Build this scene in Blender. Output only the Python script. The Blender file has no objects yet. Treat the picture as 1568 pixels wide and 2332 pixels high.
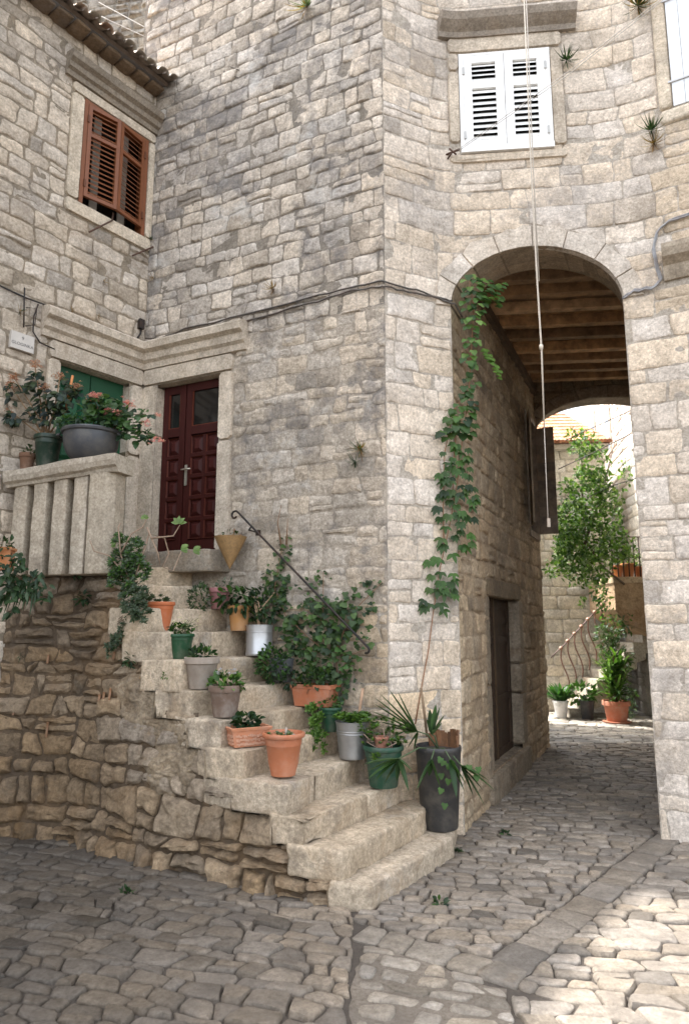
import bpy, bmesh, math, random
from mathutils import Vector, Matrix, noise as mnoise
from math import radians, sin, cos, pi, sqrt, atan2

# ------------------------------------------------------------------ camera
scene = bpy.context.scene
CAM_H, FPX, PITCH = 2.0, 1554.0, math.atan(255 / 1554.0)
cam = bpy.data.cameras.new('camera')
cam.sensor_fit = 'VERTICAL'; cam.sensor_height = 36.0; cam.lens = 24.0
cam.clip_start = 0.05; cam.clip_end = 500
cam.dof.use_dof = True; cam.dof.focus_distance = 6.0; cam.dof.aperture_fstop = 2.0
cam_ob = bpy.data.objects.new('camera', cam)
scene.collection.objects.link(cam_ob)
cam_ob.location = (0, 0, CAM_H); cam_ob.rotation_euler = (pi / 2 + PITCH, 0, 0)
scene.camera = cam_ob
# ------------------------------------------------------------------ sky, sun, exposure
SUN_AZ = Vector((-0.88, 0.475)).normalized(); SUN_EL = radians(61)
world = bpy.data.worlds.new('World'); scene.world = world; world.use_nodes = True
wn = world.node_tree.nodes; wl = world.node_tree.links
bg = wn['Background']; sky = wn.new('ShaderNodeTexSky'); sky.sky_type = 'NISHITA'
sky.sun_disc = False; sky.sun_elevation = SUN_EL
sky.sun_rotation = atan2(SUN_AZ.x, SUN_AZ.y)
sky.air_density = 1.0; sky.dust_density = 3.0; sky.ozone_density = 0.6
hsv = wn.new('ShaderNodeHueSaturation'); hsv.inputs['Saturation'].default_value = 0.32
wl.new(sky.outputs[0], hsv.inputs['Color']); wl.new(hsv.outputs[0], bg.inputs[0])
bg.inputs[1].default_value = 0.15
sun = bpy.data.lights.new('sun', 'SUN'); sun.energy = 2.1; sun.angle = radians(1.0); sun.color = (1, .97, .93)
sun_ob = bpy.data.objects.new('sun', sun); scene.collection.objects.link(sun_ob)
sd = Vector((SUN_AZ.x * cos(SUN_EL), SUN_AZ.y * cos(SUN_EL), sin(SUN_EL)))
sun_ob.rotation_euler = sd.to_track_quat('Z', 'Y').to_euler(); sun_ob.location = sd * 30
vs = scene.view_settings
scene.display_settings.display_device = 'sRGB'
vs.view_transform = 'Standard'; vs.look = 'None'; vs.gamma = 1; vs.exposure = 2.42
scene.cycles.max_bounces = 8; scene.cycles.diffuse_bounces = 5

# ------------------------------------------------------------------ measuring helpers (survey of the photograph)
def ray(u, v):
    a = (u - 784) / FPX; b = (1165.5 - v) / FPX
    return Vector((a, cos(PITCH) - sin(PITCH) * b, sin(PITCH) + cos(PITCH) * b))
def atz(u, v, z=0.0):
    d = ray(u, v); t = (z - CAM_H) / d.z
    return Vector((d.x * t, d.y * t, z))
def aty(u, v, y):
    d = ray(u, v); t = y / d.y
    return Vector((d.x * t, y, CAM_H + d.z * t))
def proj(p):
    z = p[2] - CAM_H; f = p[1] * cos(PITCH) + z * sin(PITCH); up = -p[1] * sin(PITCH) + z * cos(PITCH)
    return 784 + FPX * p[0] / f, 1165.5 - FPX * up / f

# ------------------------------------------------------------------ mesh builder
def lerp(a, b, t): return a + (b - a) * t
class MB:
    def __init__(s): s.v = []; s.f = []; s.c = []; s.sm = []
    def add(s, vs, fs, col=(1, 1, 1), smooth=True):
        o = len(s.v)
        s.v += [tuple(p) for p in vs]; s.f += [tuple(i + o for i in f) for f in fs]
        s.c += [col] * len(vs); s.sm += [smooth] * len(fs)
    def addc(s, vs, cs, fs, smooth=True):
        o = len(s.v)
        s.v += [tuple(p) for p in vs]; s.f += [tuple(i + o for i in f) for f in fs]
        s.c += cs; s.sm += [smooth] * len(fs)
    def hexa(s, p, col=(1, 1, 1)):      # 8 corners: bottom 0-3, top 4-7
        s.add(p, [(0, 3, 2, 1), (4, 5, 6, 7), (0, 1, 5, 4), (1, 2, 6, 5), (2, 3, 7, 6), (3, 0, 4, 7)], col, False)
    def box(s, c, x, y, z, col=(1, 1, 1)):   # centre, half-axis vectors
        c, x, y, z = Vector(c), Vector(x), Vector(y), Vector(z)
        s.hexa([c - x - y - z, c + x - y - z, c + x + y - z, c - x + y - z, c - x - y + z, c + x - y + z, c + x + y + z, c - x + y + z], col)
    def tube(s, pts, r, n=8, col=(1, 1, 1), cap=True):
        pts = [Vector(p) for p in pts]; rings = []; up = None; vs_ = []
        for i, p in enumerate(pts):
            d = (pts[min(i + 1, len(pts) - 1)] - pts[max(i - 1, 0)])
            if d.length < 1e-9: d = Vector((0, 0, 1))
            d.normalize()
            if up is None: up = Vector((0, 0, 1)) if abs(d.z) < .9 else Vector((1, 0, 0))
            a = d.cross(up)
            if a.length < 1e-6: a = d.orthogonal()
            a.normalize(); b = a.cross(d); up = b
            rr = r[i] if isinstance(r, (list, tuple)) else r
            vs_ += [p + (a * cos(2 * pi * k / n) + b * sin(2 * pi * k / n)) * rr for k in range(n)]
        fs = []
        for i in range(len(pts) - 1):
            for k in range(n):
                k2 = (k + 1) % n
                fs.append((i * n + k, i * n + k2, (i + 1) * n + k2, (i + 1) * n + k))
        if cap: fs.append(tuple(range(n))[::-1]); fs.append(tuple((len(pts) - 1) * n + k for k in range(n)))
        s.add(vs_, fs, col)
    def lathe(s, c, prof, n=32, col=(1, 1, 1), sx=1, sy=1, rot=0, wob=0, seed=0):
        c = Vector(c); vs_ = []; fs = []
        for i, (r, z) in enumerate(prof):
            for k in range(n):
                a = 2 * pi * k / n
                rr = r * (1 + wob * mnoise.noise((cos(a) * 2 + seed, sin(a) * 2, z * 8)))
                x, y = rr * cos(a) * sx, rr * sin(a) * sy
                vs_.append(c + Vector((x * cos(rot) - y * sin(rot), x * sin(rot) + y * cos(rot), z)))
        for i in range(len(prof) - 1):
            for k in range(n):
                k2 = (k + 1) % n
                fs.append((i * n + k, i * n + k2, (i + 1) * n + k2, (i + 1) * n + k))
        s.add(vs_, fs, col)
    def build(s, name, mat, parent=None, loc=None, label=None, sharp=None):
        me = bpy.data.meshes.new(name)
        o = Vector(loc) if loc is not None else (Vector(parent.location) if parent is not None and parent.parent is None else (Vector(parent.parent.location) if parent is not None else Vector((0, 0, 0))))
        me.from_pydata([(p[0] - o.x, p[1] - o.y, p[2] - o.z) for p in s.v], [], s.f)
        at = me.color_attributes.new('Col', 'FLOAT_COLOR', 'POINT')
        flat = []
        for c in s.c: flat += [c[0], c[1], c[2], 1.0]
        at.data.foreach_set('color', flat)
        me.polygons.foreach_set('use_smooth', s.sm)
        me.materials.append(mat); me.update()
        if sharp: me.set_sharp_from_angle(angle=radians(sharp))
        ob = bpy.data.objects.new(name, me); scene.collection.objects.link(ob)
        if parent is not None:
            ob.parent = parent
        else:
            ob.location = o
        if label: ob['label'] = label
        return ob
def thing(name, label, cat, loc=(0, 0, 0), group=None):
    o = bpy.data.objects.new(name, None); scene.collection.objects.link(o)
    o.empty_display_size = .1; o.location = loc; o['label'] = label; o['category'] = cat
    if group: o['group'] = group
    return o
def tag(o, label, cat, group=None):
    o['label'] = label; o['category'] = cat
    if group: o['group'] = group
    return o

# ------------------------------------------------------------------ 2-D polygon tools
def clip(poly, a, b, c):
    out = []; n = len(poly)
    for i in range(n):
        p, q = poly[i], poly[(i + 1) % n]
        dp = a * p[0] + b * p[1] - c; dq = a * q[0] + b * q[1] - c
        if dp <= 0: out.append(p)
        if dp * dq < 0:
            t = dp / (dp - dq); out.append((lerp(p[0], q[0], t), lerp(p[1], q[1], t)))
    return out
def area(p): return sum(p[i][0] * p[(i + 1) % len(p)][1] - p[(i + 1) % len(p)][0] * p[i][1] for i in range(len(p))) / 2
def subtract(poly, cut):     # cut: convex, counter-clockwise
    if area(cut) < 0: cut = cut[::-1]
    xs = [p[0] for p in poly]; ys = [p[1] for p in poly]; cx = [p[0] for p in cut]; cy = [p[1] for p in cut]
    if max(xs) <= min(cx) or min(xs) >= max(cx) or max(ys) <= min(cy) or min(ys) >= max(cy): return [poly]
    res = []; rem = poly
    for i in range(len(cut)):
        p, q = cut[i], cut[(i + 1) % len(cut)]
        a, b = q[1] - p[1], -(q[0] - p[0]); c = a * p[0] + b * p[1]
        out = clip(rem, -a, -b, -c)
        if len(out) > 2 and abs(area(out)) > 1e-6: res.append(out)
        rem = clip(rem, a, b, c)
        if len(rem) < 3: break
    return res
def subtract_all(polys, cuts):
    for c in cuts:
        nxt = []
        for p in polys: nxt += subtract(p, c)
        polys = nxt
    return polys
def tangent_clip(poly, cut):     # trim a stone along the nearest edge of a many-sided opening
    if area(cut) < 0: cut = cut[::-1]
    cx = sum(p[0] for p in poly) / len(poly); cy = sum(p[1] for p in poly) / len(poly); best = None
    for i in range(len(cut)):
        p, q = cut[i], cut[(i + 1) % len(cut)]; a, b = q[1] - p[1], -(q[0] - p[0]); l = math.hypot(a, b)
        if l < 1e-6: continue
        d = (a * (cx - p[0]) + b * (cy - p[1])) / l
        if best is None or d > best[0]: best = (d, a, b, a * p[0] + b * p[1])
    return clip(poly, -best[1], -best[2], -best[3])
def chaikin(p, k=.25):
    out = []
    for i in range(len(p)):
        a, b = p[i], p[(i + 1) % len(p)]
        out += [(lerp(a[0], b[0], k), lerp(a[1], b[1], k)), (lerp(a[0], b[0], 1 - k), lerp(a[1], b[1], 1 - k))]
    return out
def resample(p, step, rng, jit):
    out = []
    for i in range(len(p)):
        a, b = p[i], p[(i + 1) % len(p)]; L = math.hypot(b[0] - a[0], b[1] - a[1]); n = max(1, int(L / step))
        for k in range(n):
            t = k / n; out.append((lerp(a[0], b[0], t) + rng.uniform(-jit, jit), lerp(a[1], b[1], t) + rng.uniform(-jit, jit)))
    return out
def rect(a, b, c, d): return [(a, c), (b, c), (b, d), (a, d)]

class Path:                  # a wall line on the plan; s runs along it, d is outwards
    def __init__(s, pts, side=1, fillets=None):
        pts = [Vector((p[0], p[1])) for p in pts]; out = [pts[0]]
        for i in range(1, len(pts) - 1):
            r = (fillets or {}).get(i, 0)
            if r:
                a = pts[i] + (pts[i - 1] - pts[i]).normalized() * r; b = pts[i] + (pts[i + 1] - pts[i]).normalized() * r
                for k in range(9):
                    t = k / 8; out.append(a * (1 - t) ** 2 + pts[i] * 2 * t * (1 - t) + b * t * t)
            else: out.append(pts[i])
        out.append(pts[-1]); s.p = out; s.side = side; s.cum = [0]
        for i in range(len(out) - 1): s.cum.append(s.cum[-1] + (out[i + 1] - out[i]).length)
        s.L = s.cum[-1]; s.nn = []
        dirs = [(out[i + 1] - out[i]).normalized() for i in range(len(out) - 1)]
        for i in range(len(out)):
            d = (dirs[max(i - 1, 0)] + dirs[min(i, len(dirs) - 1)]).normalized()
            s.nn.append(Vector((d.y, -d.x)) * side)
        s.flat = len(out) == 2
    def at(s, q):
        i = 0
        while i < len(s.cum) - 2 and q > s.cum[i + 1]: i += 1
        t = (q - s.cum[i]) / (s.cum[i + 1] - s.cum[i]); tc = min(max(t, 0), 1)
        return s.p[i].lerp(s.p[i + 1], t), s.nn[i].lerp(s.nn[i + 1], tc).normalized()
    def P(s, q, z, d=0.0):
        p, n = s.at(q); return Vector((p.x + n.x * d, p.y + n.y * d, z))
    def tan(s, q):
        a, b = s.at(q - .01)[0], s.at(q + .01)[0]; t = (b - a).normalized(); return Vector((t.x, t.y, 0))
    def s_of(s, xy):
        xy = Vector((xy[0], xy[1])); best = (1e9, 0)
        for k in range(int(s.L * 200) + 1):
            dd = (s.at(k / 200)[0] - xy).length
            if dd < best[0]: best = (dd, k / 200)
        return best[1]

def stone(mb, poly, M, h, bev, rough, col, rng, seedv=None, flip=False, roundk=1, step=.06, jit=.004, tilt=0.0, sink=.03, coljit=.05):
    if len(poly) < 3: return
    A = area(poly)
    if A < 0: poly = poly[::-1]; A = -A
    xs = [p[0] for p in poly]; ys = [p[1] for p in poly]; w = max(xs) - min(xs); hh = max(ys) - min(ys)
    if w < .045 or hh < .045 or A < .003: return
    poly = resample(poly, step, rng, jit)
    for _ in range(roundk): poly = chaikin(poly, .22)
    cx = sum(p[0] for p in poly) / len(poly); cy = sum(p[1] for p in poly) / len(poly)
    n = len(poly); vs_ = []; cs = []
    tx, ty = rng.uniform(-tilt, tilt), rng.uniform(-tilt, tilt)
    so = rng.uniform(0, 50)
    bv = min(bev, .3 * min(w, hh))
    for (ins, dep, na) in ((0, -sink, 0), (bv * .15, h * .35, .3), (bv, h, 1.0), (min(w, hh) * .28, h + min(h, .03) * .08, 1.0)):
        fx = max(.1, 1 - 2 * ins / w); fy = max(.1, 1 - 2 * ins / hh)
        for p in poly:
            x, y = cx + (p[0] - cx) * fx, cy + (p[1] - cy) * fy
            d = dep
            if na:
                d += na * (rough * (mnoise.noise((x * 7 + so, y * 7, so)) + .5 * mnoise.noise((x * 19, y * 19 + so, so))) + tx * (x - cx) + ty * (y - cy))
            vs_.append(M(x, y, d))
    d = h + min(h, .03) * .1 + rough * mnoise.noise((cx * 7 + so, cy * 7, so)); vs_.append(M(cx, cy, d))
    for v in vs_:
        k = 1 + rng.uniform(-coljit, coljit); cs.append((col[0] * k, col[1] * k, col[2] * k))
    fs = []
    for r in range(3):
        for i in range(n):
            j = (i + 1) % n; f = (r * n + i, r * n + j, (r + 1) * n + j, (r + 1) * n + i); fs.append(f[::-1] if flip else f)
    for i in range(n):
        f = (3 * n + i, 3 * n + (i + 1) % n, 4 * n); fs.append(f[::-1] if flip else f)
    mb.addc(vs_, cs, fs)

def shrink(poly, g):
    xs = [p[0] for p in poly]; ys = [p[1] for p in poly]; w = max(xs) - min(xs); h = max(ys) - min(ys)
    if w < .03 or h < .03: return []
    cx = sum(xs) / len(xs); cy = sum(ys) / len(ys); cx = (max(xs) + min(xs)) / 2; cy = (max(ys) + min(ys)) / 2
    fx = max(.3, 1 - g / w); fy = max(.3, 1 - g / h)
    return [(cx + (p[0] - cx) * fx, cy + (p[1] - cy) * fy) for p in poly]

def courses(rng, s0, s1, z0, z1, h, w, wave=.02, jit=.02, psplit=.08, seed=0):
    rows = [z0]
    while rows[-1] < z1: rows.append(rows[-1] + rng.uniform(*h))
    def zb(i, s): return rows[i] + (wave * (mnoise.noise((s * 1.6, i * 3.7, seed)) + .4 * mnoise.noise((s * 6, i * 3.7, seed + 9))) if 0 < i < len(rows) - 1 else 0)
    out = []
    for i in range(len(rows) - 1):
        hh = rows[i + 1] - rows[i]; s = s0 - rng.uniform(0, w[1]); jb, jt = 0, 0
        while s < s1:
            ww = rng.uniform(*w) * (1.15 if rng.random() < .2 else 1); nb, nt = rng.uniform(-jit, jit), rng.uniform(-jit, jit)
            a, b = s, s + ww; xb = [a + jb + (b + nb - a - jb) * t for t in (0, .33, .67, 1)]; xt = [a + jt + (b + nt - a - jt) * t for t in (1, .67, .33, 0)]
            bot = [(x, zb(i, x)) for x in xb]; top = [(x, zb(i + 1, x)) for x in xt]
            if rng.random() < psplit and hh > .15:
                m = rng.uniform(.35, .65); mid = [(lerp(p[0], q[0], m), lerp(p[1], q[1], m) + rng.uniform(-.01, .01)) for p, q in zip(bot, top[::-1])]
                out += [bot + mid[::-1], mid + top]
            else: out.append(bot + top)
            s = b; jb, jt = nb, nt
    return out
def tone(rng, base, var=.12, hue=.04):
    k = 1 + rng.uniform(-var, var); t = rng.uniform(-hue * .35, hue)
    return (base[0] * k * (1 + t), base[1] * k, base[2] * k * (1 - t * 1.6))
def masonry(mb, path, polys, cuts, bounds, rng, base, h=(.01, .025), bev=.02, rough=.006, gap=.016, roundk=1, jit=.004, tilt=.03, var=.12, dark=.04, M=None, colf=None, step=.06, hue=.04):
    M = M or path.P; s0, s1, z0, z1 = bounds
    for poly in polys:
        p = clip(clip(clip(clip(poly, 1, 0, s1), -1, 0, -s0), 0, 1, z1), 0, -1, -z0)
        if len(p) < 3: continue
        pcs = [p]
        for c in cuts:
            if len(c) <= 8: pcs = subtract_all(pcs, [c])
            else: pcs = [t for t in (tangent_clip(q, c) for q in pcs) if len(t) > 2]
        for q in pcs:
            q = shrink(q, gap * rng.uniform(.6, 1.5))
            if len(q) < 3: continue
            c = tone(rng, base, var, hue)
            if rng.random() < dark: c = tuple(x * .72 for x in c)
            cx = sum(a[0] for a in q) / len(q); cy = sum(a[1] for a in q) / len(q)
            if colf: c = colf(cx, cy, c, rng)
            stone(mb, q, M, rng.uniform(*h), bev, rough, c, rng, flip=path.side < 0, roundk=roundk, jit=jit, tilt=tilt, step=step)
def backing(mb, path, s0, s1, z0, z1, cuts, col, d=0.0, cell=.25, M=None):
    M = M or path.P; n = max(1, int((s1 - s0) / cell)); m = max(1, int((z1 - z0) / .5))
    for i in range(n):
        for j in range(m):
            r = rect(lerp(s0, s1, i / n), lerp(s0, s1, (i + 1) / n), lerp(z0, z1, j / m), lerp(z0, z1, (j + 1) / m))
            for p in subtract_all([r], cuts):
                if len(p) < 3: continue
                if path.side < 0: p = p[::-1]
                mb.add([M(x, z, d) for x, z in p], [tuple(range(len(p)))], col, False)
def pbox(mb, path, s0, s1, z0, z1, d0, d1, col=(1, 1, 1)):
    P = path.P; q = [P(s0, z0, d0), P(s1, z0, d0), P(s1, z0, d1), P(s0, z0, d1), P(s0, z1, d0), P(s1, z1, d0), P(s1, z1, d1), P(s0, z1, d1)]
    mb.hexa(q, col)
def pblock(mb, path, s0, s1, z0, z1, d0, d1, col, rng, bev=.012, rough=.003, jit=.002):   # dressed stone with softened edges
    stone(mb, rect(s0, s1, z0, z1), lambda x, y, d: path.P(x, y, d0 + d), d1 - d0, bev, rough, tone(rng, col, .06, .02), rng, flip=path.side < 0, roundk=1, step=.12, jit=jit, sink=.0)
    return
def cornice(mb, path, s0, s1, prof, col, rng, n=10, ends=(True, True), worn=.004):   # prof: (d, z) list, closed
    k = len(prof); vs_ = []; fs = []
    for i in range(n + 1):
        s = lerp(s0, s1, i / n)
        for j, (d, z) in enumerate(prof):
            o = worn * mnoise.noise((s * 5, j * 1.7, z)) if d > 0 else 0
            vs_.append(path.P(s, z + o, d + o))
    for i in range(n):
        for j in range(k):
            j2 = (j + 1) % k; f = (i * k + j, i * k + j2, (i + 1) * k + j2, (i + 1) * k + j); fs.append(f if path.side > 0 else f[::-1])
    fs.append(tuple(range(k))); fs.append(tuple(n * k + j for j in range(k)))
    mb.add(vs_, fs, col, False)

# ------------------------------------------------------------------ materials
def nmat(name):
    m = bpy.data.materials.new(name); m.use_nodes = True; nt = m.node_tree; b = nt.nodes['Principled BSDF']; return m, nt, b
def N(nt, typ, **kw):
    n = nt.nodes.new(typ)
    for k, v in kw.items():
        if k.startswith('_'): setattr(n, k[1:], v)
        else: n.inputs[k.replace('__', ' ')].default_value = v
    return n
def noise_n(nt, vec, scale, detail=6, rough=.6, dist=0):
    n = nt.nodes.new('ShaderNodeTexNoise'); n.inputs['Scale'].default_value = scale; n.inputs['Detail'].default_value = detail
    n.inputs['Roughness'].default_value = rough; n.inputs['Distortion'].default_value = dist
    nt.links.new(vec, n.inputs['Vector']); return n.outputs['Fac']
def ramp(nt, fac, a, b, ca=(0, 0, 0, 1), cb=(1, 1, 1, 1)):
    r = nt.nodes.new('ShaderNodeValToRGB'); r.color_ramp.elements[0].position = a; r.color_ramp.elements[1].position = b
    r.color_ramp.elements[0].color = ca; r.color_ramp.elements[1].color = cb
    nt.links.new(fac, r.inputs[0]); return r.outputs[0]
def mixc(nt, fac, a, b, mode='MIX'):
    m = nt.nodes.new('ShaderNodeMix'); m.data_type = 'RGBA'; m.blend_type = mode
    for s, x in ((0, fac), (6, a), (7, b)):
        if hasattr(x, 'is_output') or isinstance(x, bpy.types.NodeSocket): nt.links.new(x, m.inputs[s])
        else: m.inputs[s].default_value = x if s == 0 else (x[0], x[1], x[2], 1)
    return m.outputs[2]
def math_n(nt, op, a, b):
    m = nt.nodes.new('ShaderNodeMath'); m.operation = op
    for s, x in ((0, a), (1, b)):
        if isinstance(x, bpy.types.NodeSocket): nt.links.new(x, m.inputs[s])
        else: m.inputs[s].default_value = x
    return m.outputs[0]
def coords(nt, scale=(1, 1, 1)):
    t = nt.nodes.new('ShaderNodeTexCoord'); m = nt.nodes.new('ShaderNodeMapping'); m.inputs['Scale'].default_value = scale
    nt.links.new(t.outputs['Object'], m.inputs[0]); return m.outputs[0]
def colattr(nt):
    a = nt.nodes.new('ShaderNodeAttribute'); a.attribute_name = 'Col'; return a.outputs['Color']
def M_stone(name, stain=(.16, .15, .14), stain_amt=.5, stain_scale=.9, stain_lo=.5, stain_hi=.68, orange=0.0, orange_col=(.36, .2, .08), white=0.0, bump=.5, fine=1.0, rough=.9, streak=.25, speck=.45):
    m, nt, b = nmat(name); v = coords(nt); L = nt.links
    col = colattr(nt)
    n1 = noise_n(nt, v, 2.6, 7, .65); col = mixc(nt, 1.0, col, ramp(nt, n1, .25, .75, (.72, .71, .69, 1), (1.24, 1.23, 1.21, 1)), 'MULTIPLY')
    nm = noise_n(nt, v, 10, 7, .7); col = mixc(nt, 1.0, col, ramp(nt, nm, .3, .7, (.8, .78, .75, 1), (1.16, 1.16, 1.15, 1)), 'MULTIPLY')
    n2 = noise_n(nt, v, 30 * fine, 8, .75); col = mixc(nt, 1.0, col, ramp(nt, n2, .3, .7, (.55, .53, .50, 1), (1.36, 1.36, 1.35, 1)), 'MULTIPLY')
    sp = noise_n(nt, v, 62 * fine, 5, .7); col = mixc(nt, math_n(nt, 'MULTIPLY', ramp(nt, sp, .58, .72), speck), col, (.10, .085, .07))
    st = noise_n(nt, v, stain_scale, 9, .72, .3); st2 = noise_n(nt, v, stain_scale * 9, 6, .7)
    sf = math_n(nt, 'MULTIPLY', ramp(nt, math_n(nt, 'ADD', st, math_n(nt, 'MULTIPLY', math_n(nt, 'SUBTRACT', st2, .5), .35)), stain_lo, stain_hi), stain_amt)
    col = mixc(nt, sf, col, stain)
    if streak:
        vz = coords(nt, (5, 5, .55)); sk = noise_n(nt, vz, 1.6, 6, .65)
        col = mixc(nt, math_n(nt, 'MULTIPLY', ramp(nt, sk, .52, .75), streak), col, (.17, .14, .11))
    if orange:
        og = noise_n(nt, v, 2.1, 7, .7, .4); col = mixc(nt, math_n(nt, 'MULTIPLY', ramp(nt, og, .5, .7), orange), col, orange_col)
    if white:
        wg = noise_n(nt, v, 1.7, 8, .7); col = mixc(nt, math_n(nt, 'MULTIPLY', ramp(nt, wg, .58, .7), white), col, (.62, .6, .56))
    L.new(col, b.inputs['Base Color']); b.inputs['Roughness'].default_value = rough
    b.inputs['Specular IOR Level'].default_value = .25
    b1 = N(nt, 'ShaderNodeBump', Strength=bump, Distance=.035); L.new(noise_n(nt, v, 14, 10, .72), b1.inputs['Height'])
    b2 = N(nt, 'ShaderNodeBump', Strength=bump * .9, Distance=.014); L.new(noise_n(nt, v, 55 * fine, 6, .75), b2.inputs['Height']); L.new(b1.outputs[0], b2.inputs['Normal'])
    L.new(b2.outputs[0], b.inputs['Normal']); return m
def M_plain(name, rough=.6, metal=0.0, var=.15, scale=14, bump=.1, spec=.4, dirt=(.08, .06, .05), dirt_amt=0.0, dirt_scale=4, stretch=(1, 1, 1)):
    m, nt, b = nmat(name); v = coords(nt, stretch); L = nt.links; col = colattr(nt)
    n1 = noise_n(nt, v, scale, 7, .65); col = mixc(nt, 1.0, col, ramp(nt, n1, .25, .75, (1 - var, 1 - var, 1 - var, 1), (1 + var, 1 + var, 1 + var, 1)), 'MULTIPLY')
    if dirt_amt:
        d = noise_n(nt, v, dirt_scale, 8, .7); col = mixc(nt, math_n(nt, 'MULTIPLY', ramp(nt, d, .45, .68), dirt_amt), col, dirt)
    L.new(col, b.inputs['Base Color']); b.inputs['Metallic'].default_value = metal; b.inputs['Specular IOR Level'].default_value = spec
    L.new(ramp(nt, n1, .2, .8, (rough * .8,) * 3 + (1,), (min(1, rough * 1.2),) * 3 + (1,)), b.inputs['Roughness'])
    bp = N(nt, 'ShaderNodeBump', Strength=bump, Distance=.01); L.new(noise_n(nt, v, scale * 4, 6, .7), bp.inputs['Height']); L.new(bp.outputs[0], b.inputs['Normal'])
    return m
def M_leaf(name, transl=.35, rough=.45):
    m, nt, b = nmat(name); L = nt.links; col = colattr(nt); v = coords(nt)
    n1 = noise_n(nt, v, 9, 4); col = mixc(nt, 1.0, col, ramp(nt, n1, .3, .7, (.75, .78, .7, 1), (1.25, 1.22, 1.1, 1)), 'MULTIPLY')
    L.new(col, b.inputs['Base Color']); b.inputs['Roughness'].default_value = rough; b.inputs['Specular IOR Level'].default_value = .35
    tr = nt.nodes.new('ShaderNodeBsdfTranslucent'); tc = mixc(nt, 1.0, col, (1.5, 1.7, .7), 'MULTIPLY'); L.new(tc, tr.inputs['Color'])
    mx = nt.nodes.new('ShaderNodeMixShader'); mx.inputs[0].default_value = transl
    L.new(b.outputs[0], mx.inputs[1]); L.new(tr.outputs[0], mx.inputs[2]); L.new(mx.outputs[0], nt.nodes['Material Output'].inputs['Surface']); return m
def M_glass(name, col, rough=.08):
    m, nt, b = nmat(name); b.inputs['Base Color'].default_value = (*col, 1); b.inputs['Roughness'].default_value = rough; b.inputs['Specular IOR Level'].default_value = .5; return m

MS_B = M_stone('weathered_grey_masonry', stain=(.18, .165, .155), stain_amt=.8, stain_scale=.8, stain_lo=.49, stain_hi=.63, bump=.85, white=.6, speck=.75, streak=.35)
MS_C = M_stone('cream_ashlar', stain=(.30, .265, .235), stain_amt=.6, stain_scale=1.3, stain_lo=.51, stain_hi=.66, orange=.16, orange_col=(.45, .33, .21), bump=.6, fine=1.2, streak=.2, speck=.5)
MS_A = M_stone('warm_masonry', stain=(.22, .19, .165), stain_amt=.6, stain_scale=1.1, stain_lo=.52, stain_hi=.72, orange=.22, orange_col=(.42, .28, .16), bump=.7, streak=.3, speck=.6)
MS_R = M_stone('rubble_masonry', stain=(.12, .09, .065), stain_amt=.6, stain_scale=1.6, stain_lo=.5, stain_hi=.66, orange=.38, orange_col=(.36, .21, .09), bump=1.3, fine=.8, streak=.35, speck=.6)
MS_P = M_stone('passage_masonry', stain=(.08, .055, .035), stain_amt=.55, stain_scale=1.3, stain_lo=.45, stain_hi=.65, orange=.35, orange_col=(.26, .13, .05), bump=.9, streak=.55)
MS_T = M_stone('dressed_trim', stain=(.16, .13, .10), stain_amt=.5, stain_scale=1.5, stain_lo=.5, stain_hi=.72, orange=.2, orange_col=(.36, .24, .13), bump=.3, fine=1.4, streak=.35, speck=.25)
MS_S = M_stone('step_limestone', stain=(.19, .155, .12), stain_amt=.75, stain_scale=2.8, stain_lo=.5, stain_hi=.68, orange=.4, orange_col=(.46, .30, .16), bump=.75, fine=1.1, streak=.4, speck=.65, white=.35)
MS_G = M_stone('cobble_limestone', stain=(.12, .105, .09), stain_amt=.6, stain_scale=1.0, stain_lo=.46, stain_hi=.64, bump=.6, rough=.62, fine=1.2, streak=0, speck=.6)
MS_F = M_stone('far_masonry', stain=(.2, .19, .18), stain_amt=.3, bump=.4, streak=.1)
M_wood = M_plain('old_wood', rough=.75, var=.35, scale=9, bump=.4, dirt=(.03, .02, .012), dirt_amt=.6, stretch=(1, 1, 1))
M_paint = M_plain('painted_wood', rough=.5, var=.12, scale=10, bump=.12)
M_varn = M_plain('varnished_wood', spec=.18, rough=.55, var=.3, scale=7, bump=.1, stretch=(4, 4, .5), dirt=(.03, .008, .006), dirt_amt=.4)
M_iron = M_plain('black_iron', rough=.55, metal=.4, var=.3, scale=25, bump=.2, dirt=(.14, .06, .03), dirt_amt=.35, dirt_scale=9)
M_zinc = M_plain('zinc', rough=.42, metal=.75, var=.12, scale=18, bump=.08)
M_terra = M_plain('terracotta', rough=.85, var=.13, scale=16, bump=.18, dirt=(.42, .33, .26), dirt_amt=.35, dirt_scale=6)
M_tplas = M_plain('clean_terracotta', rough=.6, var=.1, scale=10, bump=.06, dirt=(.5, .33, .24), dirt_amt=.3, dirt_scale=7)
M_plast = M_plain('plastic', rough=.42, var=.1, scale=8, bump=.05, dirt=(.16, .14, .11), dirt_amt=.4, dirt_scale=7)
M_oldpot = M_plain('weathered_clay', rough=.9, var=.22, scale=9, bump=.3, dirt=(.40, .37, .33), dirt_amt=.5, dirt_scale=5)
M_soil = M_plain('soil', rough=1, var=.4, scale=40, bump=.8)
M_wick = M_plain('wicker', rough=.7, var=.35, scale=30, bump=.5, dirt=(.08, .05, .02), dirt_amt=.4, dirt_scale=14)
M_tile = M_plain('roof_tile', rough=.85, var=.3, scale=12, bump=.4, dirt=(.16, .14, .12), dirt_amt=.5, dirt_scale=7)
M_leafm = M_leaf('foliage'); M_petal = M_leaf('petals', .3, .6)
M_stem = M_plain('stems', rough=.8, var=.25, scale=30, bump=.3)
M_rope = M_plain('cord', rough=.8, var=.15, scale=60, bump=.3)
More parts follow.
